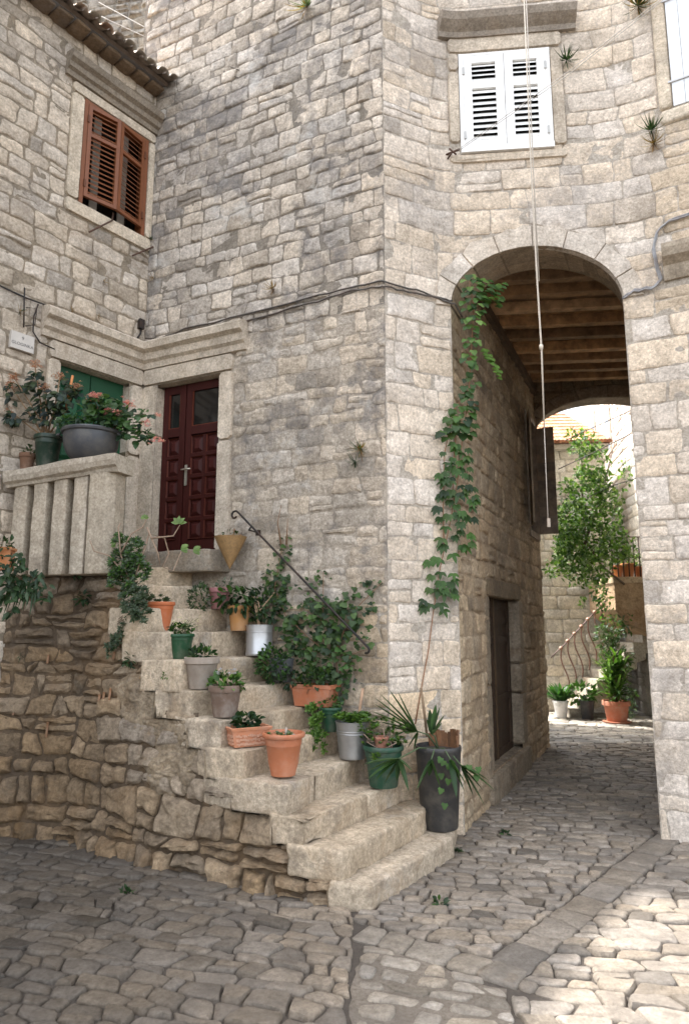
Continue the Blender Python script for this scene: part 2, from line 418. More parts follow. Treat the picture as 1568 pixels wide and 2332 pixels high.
M_dark = M_plain('dark_interior', rough=1, var=.2, scale=4, bump=0)
M_pane = M_glass('window_glass', (.012, .011, .010))

# ------------------------------------------------------------------ survey lines
CP = (1.131, 7.026); BC = (.4208, 6.6788); AB = (-2.496, 8.105); DP = (2.979, 6.835); PE = (3.379, 11.747)
PB = Path([BC, (AB[0] - .3 * .9, AB[1] + .3 * .44)], -1)                   # left face of the corner house, s = 0 at its corner
SAB = (Vector(AB) - Vector(BC)).length
PA = Path([AB, (AB[0] - .6 * 5, AB[1] - .8 * 5)], -1)                        # left house
PC = Path([BC, CP, DP, (DP[0] + .875 * 3, DP[1] - .485 * 3)], 1, {1: .28, 2: .35})  # cream front, bent twice
SCP, SDP = PC.s_of(CP), PC.s_of(DP)
PP = Path([PC.at(SCP)[0], PE], 1)                                          # passage, left wall
DD = (Vector(DP) - Vector(CP)).normalized()
PF = Path([PE, (PE[0] + DD.x * 3, PE[1] + DD.y * 3)], 1)                     # far arch
CREAM = (.68, .61, .545); GREY = (.56, .51, .46); WARM = (.61, .545, .475); TAN = (.45, .375, .295); TRIM = (.55, .485, .41)
rng = random.Random(7)

# ================================================================== GROUND
def ground():
    mb = MB(); r = random.Random(3)
    ax = Vector((.43, .903)).normalized(); pr = Vector((ax.y, -ax.x))
    gA, gB = Vector((1.05, 4.5)), Vector((2.93, 6.72)); dg = (gB - gA).normalized(); ng = Vector((dg.y, -dg.x))
    lA, lB = Vector((.16, 4.98)), Vector((1.0, 4.42)); dl = (lB - lA).normalized(); nl = Vector((-dl.y, dl.x))
    def region(poly, o, ex, ey, h, w, wave, jit, gap, base, hh, split=.12, var=.17, step=.07, seed=0, hue=.05, tilt=.06, cuts=()):
        # rows of split stones laid along ex, clipped to the region
        if area(poly) < 0: poly = poly[::-1]
        loc = [((Vector(p) - o).dot(ex), (Vector(p) - o).dot(ey)) for p in poly]
        if area(loc) < 0: loc = loc[::-1]
        s0, s1 = min(p[0] for p in loc), max(p[0] for p in loc); z0, z1 = min(p[1] for p in loc), max(p[1] for p in loc)
        for c in courses(r, s0, s1, z0, z1, h, w, wave, jit, split, seed):
            q = c
            for i in range(len(loc)):
                a, b = loc[i], loc[(i + 1) % len(loc)]; nx, ny = b[1] - a[1], -(b[0] - a[0]); q = clip(q, nx, ny, nx * a[0] + ny * a[1])
                if len(q) < 3: break
            if len(q) < 3: continue
            pcs = subtract_all([q], [[((Vector(p) - o).dot(ex), (Vector(p) - o).dot(ey)) for p in cc] for cc in cuts]); q = max(pcs, key=lambda t: abs(area(t))) if pcs else []
            if len(q) < 3: continue
            q = shrink(q, gap * r.uniform(.6, 1.6))
            if len(q) < 3: continue
            cx = sum(p[0] for p in q) / len(q); cy = sum(p[1] for p in q) / len(q); wp = o + ex * cx + ey * cy
            if abs(wp.x) > wp.y * .55 + 1.3 or wp.y < 2.6: continue
            col = tone(r, base, var, hue)
            if r.random() < .10: col = tuple(x * .62 for x in col)
            elif r.random() < .10: col = tuple(x * 1.2 for x in col)
            if wp.x < .3 and wp.y < 7.5: col = tuple(x * lerp(.42, .95, min(1, max(0, (wp.x + 1.8) / 2.1))) for x in col)  # cobbles darken leftwards: shade of the left house put into their colour
            M = lambda x, y, d: Vector((o.x + ex.x * x + ey.x * y, o.y + ex.y * x + ey.y * y, d))
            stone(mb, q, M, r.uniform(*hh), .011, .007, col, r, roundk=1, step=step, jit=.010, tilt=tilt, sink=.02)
    G1 = (.26, .23, .2); drain = [tuple(gA - ng * .13 - dg * .33), tuple(gA + ng * .13 - dg * .33), tuple(gB + ng * .13 + dg * .4), tuple(gB - ng * .13 + dg * .4)]; lst = [tuple(lA), tuple(lB + dl * .1), tuple(lB + dl * .1 - nl * .24), tuple(lA - nl * .24)]
    tw = Vector((.985, -.17)); tw2 = Vector((.17, .985))
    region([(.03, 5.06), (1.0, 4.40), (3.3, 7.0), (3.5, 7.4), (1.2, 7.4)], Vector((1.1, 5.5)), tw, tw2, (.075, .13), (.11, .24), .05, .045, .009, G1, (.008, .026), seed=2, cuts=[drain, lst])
    region([(1.2, 7.4), (3.6, 7.4), (6.2, 12), (3.1, 12)], Vector((2, 8)), tw, tw2, (.085, .14), (.13, .26), .05, .045, .009, G1, (.008, .024), seed=3, step=.1)
    region([(3.0, 12), (5.7, 12), (8, 16.5), (3, 16.5)], Vector((4, 13)), tw, tw2, (.14, .22), (.25, .45), .04, .04, .016, (.44, .41, .37), (.006, .015), seed=4, step=.25)
    region(drain, gA, dg, -ng, (.27, .28), (.15, .36), .015, .03, .009, (.25, .225, .2), (.008, .02), .0, seed=5)
    region([(.9, 4.2), (.81, 2.5), (5, 2.5), (5, 7.0), (3.3, 7.0)], Vector((1.6, 4.6)), Vector((.985, -.17)), Vector((.17, .985)), (.10, .19), (.14, .36), .05, .05, .009, (.285, .255, .225), (.008, .026), .15, seed=6, cuts=[drain, lst])
    region(lst, lA, dl, nl, (.24, .25), (.13, .32), .03, .05, .009, (.28, .25, .215), (.008, .02), .1, seed=7)
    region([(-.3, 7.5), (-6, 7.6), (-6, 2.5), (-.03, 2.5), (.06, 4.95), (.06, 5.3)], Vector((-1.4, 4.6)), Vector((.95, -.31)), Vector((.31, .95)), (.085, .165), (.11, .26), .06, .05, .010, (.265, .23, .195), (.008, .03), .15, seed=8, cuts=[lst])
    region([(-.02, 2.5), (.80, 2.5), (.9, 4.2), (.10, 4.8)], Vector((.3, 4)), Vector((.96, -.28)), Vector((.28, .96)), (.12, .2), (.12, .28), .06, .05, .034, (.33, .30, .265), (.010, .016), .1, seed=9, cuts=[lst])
    o = mb.build('ground', MS_G, sharp=55); o['kind'] = 'structure'
    mb = MB(); xs = [-60, -8] + [-5 + .25 * i for i in range(45)] + [9, 60]; ys = [-60, 2] + [3 + .25 * i for i in range(56)] + [20, 90]
    vs_ = [(x, y, -.005 + (.008 * mnoise.noise((x * 5, y * 5, 0)) if abs(x) < 7 and 2.5 < y < 17 else 0)) for y in ys for x in xs]; nx = len(xs)
    mb.add(vs_, [(j * nx + i, j * nx + i + 1, (j + 1) * nx + i + 1, (j + 1) * nx + i) for j in range(len(ys) - 1) for i in range(nx - 1)], (.075, .062, .05))
    o2 = mb.build('ground_bedding', M_soil); o2['kind'] = 'structure'
    mb = MB()
    base = [(.0, 3.2), (.82, 3.2), (.84, 3.7), (.88, 4.15), (.55, 4.42), (.2, 4.68), (.06, 4.4), (.03, 4.0)]; pts = resample(base, .08, r, .02)
    n = len(pts); mb.add([(x, y, .003) for x, y in pts] + [(.4, 4.0, .004)], [(i, (i + 1) % n, n) for i in range(n)], (.19, .165, .14))
    o3 = mb.build('path_mortar', MS_G); o3['kind'] = 'structure'
ground()

# ================================================================== CORNER HOUSE
house = thing('stone_house', 'tall grey and cream stone house with the red door, bent front and arched passage', 'house', (BC[0], BC[1], 0))
# --- openings on the left face
RD = (2.075, 3.011, 2.80, 4.89)           # red door s0,s1,z0,z1
TOP = 11.6
def colB(s, z, c, r):
    # pale lime smears, worn patches; quoins by the corner are lighter
    if s < .3 + .22 * (int(z * 4) % 2): k = 1.12; return (c[0] * k * 1.02, c[1] * k, c[2] * k * .98)
    return c
cutB = [rect(RD[0] - .2, SAB + .3, RD[2] - .3, 5.4)]
mb = MB(); r = random.Random(11)
holes = [(1.01, 8.98, .035), (.25, 3.1, .02)]
masonry(mb, PB, courses(r, 0, SAB + .25, 2.2, 5.3, (.12, .24), (.16, .42), .035, .03, .2, 1), cutB, (0, SAB + .02, .0, 5.32), r, (.52, .465, .405), h=(.002, .018), bev=.03, rough=.012, gap=.012, jit=.014, tilt=.05, roundk=2, colf=colB, dark=.08, var=.13)
masonry(mb, PB, courses(r, 0, SAB + .25, 0, 2.2, (.12, .26), (.16, .46), .035, .03, .2, 4), cutB, (0, 2.2, .0, 2.2), r, (.50, .42, .33), h=(.004, .02), bev=.03, rough=.016, gap=.018, jit=.01, tilt=.06, colf=colB, dark=.06)
masonry(mb, PB, courses(r, 0, SAB + .25, 5.3, TOP, (.13, .235), (.15, .40), .03, .025, .1, 2), cutB, (0, SAB + .28, 5.3, TOP), r, GREY, h=(.003, .017), bev=.016, rough=.012, gap=.012, jit=.011, tilt=.06, colf=colB, dark=.14, var=.17)
backing(mb, PB, 0, SAB + .3, 0, 5.3, [rect(RD[0], RD[1], RD[2], RD[3])], (.42, .37, .315)); backing(mb, PB, 0, SAB + .3, 5.3, TOP, [], (.27, .24, .205))
mb.build('wall', MS_B, house, sharp=50)
# --- cream front with the arch
zs, zc = 5.42, 6.085
sa, sb = SCP + .02, SDP - .01
sc = (sa + sb) / 2; ha = (sb - sa) / 2
def ell(k, a, b, n=28): return [(sc + a * cos(pi * i / n), zs + b * sin(pi * i / n)) for i in range(n + 1)]
inner = ell(0, ha, zc - zs); outer = ell(0, ha + .17, zc - zs + .23)
DW = (SCP + .235, SCP + 1.165, 7.36, 8.55)
frD = rect(SCP + .055, SCP + 1.36, 7.36, 8.75)
RW = (SDP + .62, SDP + 1.5, 7.46, 9.6)
frR = rect(SDP + .48, SDP + 2.0, 7.29, 9.7)
cutC = [rect(sa, sb, -1, zs + .001), outer, frD, frR, rect(SDP + .40, SDP + 2, 5.50, 5.88)]
def colC(s, z, c, r):
    if s > SDP + .42 and 5.2 < z < 7.3: k = r.uniform(.9, 1.1); return (.60 * k, .50 * k, .39 * k)      # smooth ochre plaster-like blocks on the right
    if z < 1.3 and s < SCP: return (c[0] * .98, c[1] * .92, c[2] * .82)
    return c
mb = MB(); r = random.Random(23)
masonry(mb, PC, courses(r, -.02, SDP + 2.2, -.05, TOP, (.15, .34), (.18, .66), .012, .022, .10, 8), cutC, (.0, SDP + 2.2, -.05, TOP), r, CREAM, h=(.002, .009), bev=.008, rough=.006, gap=.012, jit=.010, tilt=.02, roundk=1, colf=colC, dark=.03, var=.10, hue=.06)
backing(mb, PC, 0, SDP + 2.2, -.05, TOP, [rect(sa, sb, -1, zs + .001), inner, rect(DW[0], DW[1], DW[2], DW[3])], (.46, .415, .365), cell=.1)
# return of the right end so the wall has thickness
mb.build('wall', MS_C, house, sharp=50)
# --- arch of voussoirs with soffit
mb = MB(); r = random.Random(5); TH = .47; back = Vector((DD.y, -DD.x, 0)) * -1
back = Vector((.43, .903, 0)) * 1.12
def arcp(t, ko): # t 0..1 from right to left, ko 0 inner 1 outer
    a = pi * t; return (sc + (ha + .17 * ko) * cos(a), zs + (zc - zs + .23 * ko) * sin(a))
cutsv = [0, .115, .25, .385, .5, .63, .755, .88, 1]
for i in range(8):
    t0, t1 = cutsv[i], cutsv[i + 1]; n = 5
    poly = [arcp(lerp(t0, t1, k / n), 0) for k in range(n + 1)] + [arcp(lerp(t1, t0, k / n), 1 + r.uniform(-.05, .25)) for k in range(n + 1)]
    stone(mb, shrink(poly, .004), PC.P, .02, .008, .003, tone(r, (.62, .56, .50), .05, .02), r, roundk=0, step=.1, jit=.002, sink=.06)
    # soffit blocks
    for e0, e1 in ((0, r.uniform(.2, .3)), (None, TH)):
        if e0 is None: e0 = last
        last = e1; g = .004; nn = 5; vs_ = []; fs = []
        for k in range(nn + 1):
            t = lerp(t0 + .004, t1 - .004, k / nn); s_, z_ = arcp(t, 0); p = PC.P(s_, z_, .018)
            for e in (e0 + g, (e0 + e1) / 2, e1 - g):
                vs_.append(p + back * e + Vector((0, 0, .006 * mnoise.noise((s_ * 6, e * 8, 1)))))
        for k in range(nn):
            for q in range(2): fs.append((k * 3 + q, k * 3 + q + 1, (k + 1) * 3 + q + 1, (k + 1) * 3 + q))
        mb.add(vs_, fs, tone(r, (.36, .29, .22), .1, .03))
# thickness behind: upper filling of the soffit and spandrel inside
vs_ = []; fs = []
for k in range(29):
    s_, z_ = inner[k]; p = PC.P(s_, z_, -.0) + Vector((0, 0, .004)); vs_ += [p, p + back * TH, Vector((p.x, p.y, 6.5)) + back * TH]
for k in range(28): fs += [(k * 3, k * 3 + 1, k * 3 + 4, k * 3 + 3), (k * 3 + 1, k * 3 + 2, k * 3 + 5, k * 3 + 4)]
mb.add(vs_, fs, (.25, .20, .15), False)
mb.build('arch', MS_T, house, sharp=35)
# --- passage: left wall
CD = (1.33, 3.05, .33, 2.33)              # cellar door opening
PWN = (4.30, 5.10, 3.5, 5.42)              # passage window
mb = MB(); r = random.Random(31); PL = PP.L
masonry(mb, PP, courses(r, 0, PL, -.05, 6.5, (.14, .3), (.2, .5), .03, .03, .15, 12), [rect(CD[0] - .02, CD[1] + .32, CD[2] - .3, CD[3] + .22), rect(PWN[0] - .06, PWN[1] + .06, PWN[2] - .1, PWN[3] + .06)], (0.0, PL, -.05, 6.6), r, (.54, .43, .31), h=(.004, .022), bev=.025, rough=.018, gap=.02, jit=.012, tilt=.06, dark=.12, var=.16,
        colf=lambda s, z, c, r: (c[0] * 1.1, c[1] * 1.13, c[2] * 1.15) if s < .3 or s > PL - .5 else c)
backing(mb, PP, 0, PL, -.05, 6.6, [rect(*CD), rect(*PWN)], (.46, .36, .255))
mb.build('wall', MS_P, house, sharp=50)
# --- passage: right wall (behind the pier) and the far arch
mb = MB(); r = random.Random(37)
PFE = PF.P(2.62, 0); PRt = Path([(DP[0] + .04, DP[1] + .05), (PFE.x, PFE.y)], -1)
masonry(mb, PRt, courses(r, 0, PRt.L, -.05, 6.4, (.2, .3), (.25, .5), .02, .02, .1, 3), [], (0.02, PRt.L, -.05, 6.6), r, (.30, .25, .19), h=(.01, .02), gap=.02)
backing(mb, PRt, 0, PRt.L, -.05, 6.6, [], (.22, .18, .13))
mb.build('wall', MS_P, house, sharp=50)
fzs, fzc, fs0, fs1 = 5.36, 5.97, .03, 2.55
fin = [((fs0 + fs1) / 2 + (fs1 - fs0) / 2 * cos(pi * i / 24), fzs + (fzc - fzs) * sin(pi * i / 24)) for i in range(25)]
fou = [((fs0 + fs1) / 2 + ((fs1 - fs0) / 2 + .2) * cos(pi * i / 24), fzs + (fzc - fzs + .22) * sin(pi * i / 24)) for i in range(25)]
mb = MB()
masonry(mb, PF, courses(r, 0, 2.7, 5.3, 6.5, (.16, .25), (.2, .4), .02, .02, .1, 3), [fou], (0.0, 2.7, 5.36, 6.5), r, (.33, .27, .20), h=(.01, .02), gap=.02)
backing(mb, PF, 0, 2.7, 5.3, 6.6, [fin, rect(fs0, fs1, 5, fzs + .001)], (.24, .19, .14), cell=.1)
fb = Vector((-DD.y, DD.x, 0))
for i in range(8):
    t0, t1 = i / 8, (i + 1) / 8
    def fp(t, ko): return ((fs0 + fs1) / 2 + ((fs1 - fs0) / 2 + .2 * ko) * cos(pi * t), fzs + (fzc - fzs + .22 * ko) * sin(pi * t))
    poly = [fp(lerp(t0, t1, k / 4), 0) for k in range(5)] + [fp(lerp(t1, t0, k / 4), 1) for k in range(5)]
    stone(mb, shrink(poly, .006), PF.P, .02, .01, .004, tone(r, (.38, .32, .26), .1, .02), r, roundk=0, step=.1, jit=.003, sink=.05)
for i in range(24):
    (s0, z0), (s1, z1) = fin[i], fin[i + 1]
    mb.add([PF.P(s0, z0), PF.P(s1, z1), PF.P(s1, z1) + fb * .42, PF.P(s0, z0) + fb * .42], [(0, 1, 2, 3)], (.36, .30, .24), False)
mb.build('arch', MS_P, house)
# --- timber ceiling
mb = MB(); r = random.Random(2)
o0 = PC.P(SCP - .25, 0, 0) + back * TH
axis = Vector((.43, .903, 0)); across = Vector((DD.x, DD.y, 0))
CZ = 6.36
for k in range(34):                     # boards
    a = o0 + axis * (k * .15); w = .072
    mb.box(a + across * 1.7 + Vector((0, 0, CZ + r.uniform(0, .012))), across * 2.2, axis * w, (0, 0, .012), tone(r, (.36, .24, .14), .5, .1))
mb.build('ceiling', M_wood, house)
nb = 10
for k in range(nb):
    mb = MB(); a = o0 + axis * (.16 + k * .49) + across * -.1
    pts = []; n = 14; vs_ = []; fs = []; hw, hh = r.uniform(.055, .075), r.uniform(.06, .085)
    for i in range(n + 1):
        q = a + across * (3.6 * i / n); j = .018
        zz = CZ - .012 - hh + .012 * mnoise.noise((i * .4, k * 3, 0))
        c4 = [(-hw, -hh), (hw, -hh), (hw, hh), (-hw, hh)]
        vs_ += [q + axis * (x + j * mnoise.noise((i * .6, k, m_ * 3))) + Vector((0, 0, zz + z + j * mnoise.noise((i * .7, k, m_ * 5 + 2)))) for m_, (x, z) in enumerate(c4)]
    for i in range(n):
        for m_ in range(4): m2 = (m_ + 1) % 4; fs.append((i * 4 + m_, i * 4 + m2, (i + 1) * 4 + m2, (i + 1) * 4 + m_))
    mb.add(vs_, fs, tone(r, (.46, .29, .16), .35, .1)); mb.build('beam', M_wood, house, sharp=35)
# wall plate timber along the left wall under the beams
mb = MB(); pbox(mb, PP, .45, PL - .02, 6.02, 6.17, -.1, .07, (.13, .085, .05)); mb.build('wall_plate', M_wood, house)
# --- solid block behind the fronts: unseen roof slabs and rear wing, added to block light
mb = MB()
poly = [PB.P(SAB + .28, 0), PB.P(0, 0), PC.P(SCP, 0), PC.P(SDP, 0), PC.P(SDP + 2.19, 0), Vector((7.6, 9.2, 0)), PF.P(2.7, 0), PF.P(0, 0), Vector((2.9, 12, 0)), Vector((-4, 12, 0))]
for z in (6.62, TOP - .05):  # unseen flat slabs keep sky light out of the passage
    n = len(poly); vs_ = [p + Vector((0, 0, z)) + (Vector((0, .05, 0))) for p in poly] + [p + Vector((0, .05, z + .1)) for p in poly]
    mb.add(vs_, [tuple(range(n))[::-1], tuple(range(n, 2 * n))] + [(i, (i + 1) % n, n + (i + 1) % n, n + i) for i in range(n)], (.3, .25, .2), False)
mb.build('roof', MS_F, house)
mb = MB()
mb.hexa([Vector(p) for p in ((-4, 12.05, 0), (2.5, 12.05, 0), (2.5, 15.3, 0), (-4, 15.3, 0), (-4, 12.05, 9.5), (2.5, 12.05, 9.5), (2.5, 15.3, 9.5), (-4, 15.3, 9.5))], (.35, .31, .26))  # unseen wing, added so that its shadow crosses the courtyard floor
q = [PF.P(0, 6.62, -.02), PF.P(2.7, 6.62, -.02), PF.P(2.7, TOP, -.02), PF.P(0, TOP, -.02)]
mb.add(q, [(0, 1, 2, 3)], (.33, .29, .24), False)
q = [PC.P(SDP + 2.2, 0), Vector((7.6, 9.2, 0)), Vector((7.6, 9.2, TOP)), PC.P(SDP + 2.2, TOP)]; mb.add(q, [(0, 1, 2, 3)], (.33, .29, .24), False)
q = [PF.P(2.66, 0, -.02), Vector((7.6, 9.2, 0)), Vector((7.6, 9.2, TOP)), PF.P(2.66, TOP, -.02)]; mb.add(q, [(0, 1, 2, 3)], (.33, .29, .24), False)
q = [PF.P(0, 0, 0), Vector((2.7, 12.05, 0)), Vector((2.7, 12.05, TOP)), PF.P(0, TOP, 0)]; mb.add(q, [(0, 1, 2, 3)], (.33, .29, .24), False)
mb.build('rear_walls_shade_wing', MS_F, house)

# --- red door with stone surround and cornice
def surround(path, s0, s1, z0, z1, wl_, wr_, wt, wb, d, nm, parent, r, col=TRIM, mat=None):
    mb = MB()
    for sA, sB, zA, zB in ((s0 - wl_, s0, z0 - wb, z1), (s1, s1 + wr_, z0 - wb, z1)):
        if sB - sA < .01: continue
        zz = [zA, zA + (zB - zA) * r.uniform(.55, .7), zB] if zB - zA > 1.6 else [zA, zB]
        for a, b in zip(zz, zz[1:]): pblock(mb, path, sA, sB, a + .002, b - .002, -.14, d, col, r)
    pblock(mb, path, s0 - wl_, s1 + wr_, z1, z1 + wt, -.14, d + .002, col, r)
    if wb > .01: pblock(mb, path, s0, s1, z0 - wb, z0 - .002, -.14, d + .03, col, r)
    return mb.build(nm, mat or MS_T, parent, sharp=35)
r = random.Random(41)
dr = surround(PB, RD[0], RD[1], RD[2], RD[3], .20, .22, .21, 0, .035, 'door_surround', house, r)
mb = MB(); prof = [(0, 5.10), (.05, 5.10), (.06, 5.17), (.10, 5.20), (.11, 5.28), (.17, 5.31), (.18, 5.39), (.15, 5.42), (0, 5.45)]
cornice(mb, PB, 1.70, SAB - .0, prof, TRIM, r); mb.build('cornice', MS_T, house)
door = MB(); DRED = (.045, .009, .007); EDGE = (.12, .03, .016)
d0 = -.13; zb, zt = RD[2] + .02, RD[3] - .01
def panel_door(path, leaves, zb, zt, d, rows, glass_h, colr, edge, name, parent, mat, panemat):
    mb = MB(); panes = MB()
    for (a, b, cols) in leaves:
        st = .085; pbox(mb, path, a, b, zb, zt, d - .045, d - .02, colr)                # core
        x = [a + st + (b - a - 2 * st + .05) * i / cols for i in range(cols + 1)]
        # stiles
        pbox(mb, path, a + .003, a + st, zb, zt, d - .02, d + .012, colr); pbox(mb, path, b - st, b - .003, zb, zt, d - .02, d + .012, colr)
        gz1 = zt - .1; gz0 = gz1 - glass_h; z1 = gz0 - .1; z0 = zb + .14; rh = (z1 - z0) / rows
        ia, ib = a + st, b - st
        for zz, hh in [(zt - .1, .1), (gz0 - .1, .1), (zb, .14)]: pbox(mb, path, ia, ib, zz, zz + hh, d - .02, d + .011, colr)
        if glass_h > .05:
            pbox(panes, path, ia, ib, gz0, gz1, d - .02, d - .012, (.012, .01, .009))
            for e in ((ia, ia + .012, gz0, gz1), (ib - .012, ib, gz0, gz1)): pbox(mb, path, *e, d - .012, d + .006, edge)
            pbox(mb, path, ia + .012, ib - .012, gz0, gz0 + .012, d - .012, d + .006, edge)
        for k in range(rows):
            za, zb2 = z0 + k * rh, z0 + (k + 1) * rh
            if k: pbox(mb, path, ia, ib, za - .02, za + .02, d - .02, d + .010, colr)
            cw = (ib - ia) / cols
            for c in range(cols):
                pa, pb_ = ia + c * cw, ia + (c + 1) * cw
                if c: pbox(mb, path, pa - .02, pa + .02, za + .02, zb2 - .02, d - .02, d + .0095, colr)
                pa += .02 if c else .0; pb_ -= .02 if c < cols - 1 else 0; q0, q1 = za + .02, zb2 - .02
                m1, m2 = .022, .06
                def Rg(m_, dd): return [path.P(pa + m_, q0 + m_, dd), path.P(pb_ - m_, q0 + m_, dd), path.P(pb_ - m_, q1 - m_, dd), path.P(pa + m_, q1 - m_, dd)]
                ring = Rg(0, d + .004) + Rg(m1 * .6, d - .018) + Rg(m1, d - .016) + Rg(m2, d + .008)
                cs = [edge] * 4 + [tuple(x * .8 for x in colr)] * 4 + [colr] * 4 + [tuple(x * 1.25 for x in colr)] * 4
                fs = [(i * 4 + j, i * 4 + (j + 1) % 4, (i + 1) * 4 + (j + 1) % 4, (i + 1) * 4 + j) for i in range(3) for j in range(4)] + [(12, 13, 14, 15)]
                mb.addc(ring, cs, fs, False)
    o = mb.build(name, mat, parent)
    if glass_h > .05: panes.build('pane', panemat, o)
    return o
# s runs from right to left on this face: wide leaf on the right (small s)
lf = lerp(RD[0], RD[1], .62)
rd = panel_door(PB, [(RD[0] + .005, lf - .004, 2), (lf + .004, RD[1] - .005, 1)], zb, zt, d0, 5, .44, DRED, EDGE, 'red_door', house, M_varn, M_pane)
mb = MB(); hs = lf - .035
pbox(mb, PB, hs - .018, hs + .018, 3.62, 3.87, d0 + .012, d0 + .02, (.55, .5, .42))
mb.tube([PB.P(hs, 3.81, d0 + .02), PB.P(hs, 3.81, d0 + .06), PB.P(hs - .1, 3.805, d0 + .062)], .009, 8, (.6, .55, .46)); mb.tube([PB.P(hs, 3.81, d0 + .05), PB.P(hs + .05, 3.81, d0 + .05)], .008, 6, (.6, .55, .46))
mb.build('door_handle', M_zinc, rd)
mb = MB(); pbox(mb, PB, RD[0] - .02, RD[1], RD[3] - .0, RD[3] + .02, -.3, -.14, (.2, .16, .12)); pbox(mb, PB, RD[0] - .02, RD[1] + .02, RD[2] - .05, RD[3] + .02, -.32, -.3, (.03, .025, .02)); mb.build('door_lining', MS_T, house)

# --- louvred shutters
def shutters(path, s0, s1, z0, z1, d, col, nm, parent, slats=(4, 9), frame=.07, mid_frac=.68, mat=None, fill=.36, ajar=0.0):
    half = (s1 - s0) / 2
    for k in range(2):
        a, b = (s0, s0 + half - .003) if k == 0 else (s0 + half + .003, s1); mb = MB()
        def hinge(s): # ajar: the meeting edges swing outward
            t = (s - s0) / half if k == 0 else (s1 - s) / half
            return ajar * t
        P = lambda s, z, dd: path.P(s, z, d + dd + hinge(s))
        def bx(sA, sB, zA, zB, e0, e1):
            mb.hexa([P(sA, zA, e0), P(sB, zA, e0), P(sB, zA, e1), P(sA, zA, e1), P(sA, zB, e0), P(sB, zB, e0), P(sB, zB, e1), P(sA, zB, e1)], col)
        bx(a, a + frame, z0, z1, 0, .04); bx(b - frame, b, z0, z1, 0, .04)
        zm = lerp(z0, z1, mid_frac)
        for zA, zB in ((z0, z0 + frame), (zm - frame * .5, zm + frame * .5), (z1 - frame, z1)): bx(a + frame, b - frame, zA, zB, .002, .038)
        for (zA, zB, n) in ((z0 + frame, zm - frame * .5, slats[1]), (zm + frame * .5, z1 - frame, slats[0])):
            p = (zB - zA) / n
            for i in range(n):
                zc_ = zA + p * (i + .5); h_ = p * fill
                mb.hexa([P(a + frame, zc_ - h_, .036), P(b - frame, zc_ - h_, .036), P(b - frame, zc_ - h_ + .008, .030), P(a + frame, zc_ - h_ + .008, .030),
                         P(a + frame, zc_ + h_ - .008, .008), P(b - frame, zc_ + h_ - .008, .008), P(b - frame, zc_ + h_, .002), P(a + frame, zc_ + h_, .002)][0:8], col)
        for zc_ in (z0 + .16, z1 - .2):
            e = a + .0 if k == 0 else b
            hb = MB(); 
            mb.box(P(e, zc_, .044), path.tan(e) * .012, path.P(e, 0, .01) - path.P(e, 0, 0), (0, 0, .045), tuple(x * .6 for x in col))
        mb.build(nm, mat or M_paint, parent)
WHITE = (.78, .77, .74)
win = MB(); r = random.Random(43)
pbox(win, PC, DW[0] - .05, DW[0], DW[2] - .03, DW[3], -.1, .02, WHITE); pbox(win, PC, DW[1], DW[1] + .05, DW[2] - .03, DW[3], -.1, .02, WHITE)
pbox(win, PC, DW[0], DW[1], DW[3] - .03, DW[3], -.1, .018, WHITE); pbox(win, PC, DW[0] - .05, DW[1] + .05, DW[2] - .10, DW[2] - .03, -.1, .05, WHITE)
window = win.build('window', M_paint, house, label='white louvred window over the arch')
mb = MB(); pbox(mb, PC, DW[0], DW[1], DW[2] - .03, DW[3], -.12, -.1, (.02, .02, .022)); mb.build('pane', M_pane, window)
shutters(PC, DW[0] + .002, DW[1] - .002, DW[2] - .028, DW[3] - .032, -.02, WHITE, 'shutter', window, frame=.095, slats=(4, 9), fill=.44)
mb = MB()
for a, b, c, d in ((SCP + .05, DW[0] - .05, 7.40, 8.32), (SCP + .05, SCP + 1.36, 8.56, 8.76), (DW[1] + .05, SCP + 1.36, 7.30, 8.54), (SCP + .05, DW[0] - .05, 8.324, 8.556), (SCP + .05, SCP + 1.36, 7.14, 7.25)):
    pblock(mb, PC, a, b, c, d, -.05, .03, (.60, .53, .45), r)
mb.build('window_surround', MS_T, house, sharp=35)
mb = MB(); prof = [(0, 8.74), (.05, 8.74), (.06, 8.80), (.10, 8.83), (.16, 8.88), (.19, 8.95), (.17, 8.98), (0, 9.0)]
cornice(mb, PC, SCP - .06, SCP + 1.52, prof, (.33, .29, .25), r, 14); mb.build('window_cornice', MS_T, house)
# right edge window
w2 = MB(); mbx = MB()
for a, b, c, d in ((SDP + .48, RW[0], 7.46, 9.6), (SDP + .48, SDP + 1.6, 7.29, 7.455)): pblock(mbx, PC, a, b, c, d, -.05, .035, (.60, .53, .44), r)
mbx.build('window_surround', MS_T, house)
for i in range(3):
    a = RW[0] + .005 + i * .12; pbox(w2, PC, a, a + .116, 7.47, 9.6, -.01, .03, (.66, .68, .70))
for z in (7.75, 8.75): pbox(w2, PC, RW[0] - .03, RW[0] + .36, z, z + .02, .03, .045, (.5, .5, .5))
sh = w2.build('shutter', M_paint, house, label='plain white board shutter at the right edge')
mb = MB(); prof = [(0, 5.52), (.03, 5.52), (.06, 5.58), (.08, 5.66), (.17, 5.72), (.20, 5.80), (.20, 5.85), (0, 5.87)]
cornice(mb, PC, SDP + .40, SDP + 1.3, prof, (.40, .345, .28), r); mb.build('door_cornice', MS_T, house)
mb = MB(); pblock(mb, PC, SDP + .62, SDP + 1.2, .3, 5.5, -.03, .02, (.46, .40, .32), r); mb.build('pilaster', MS_C, house)

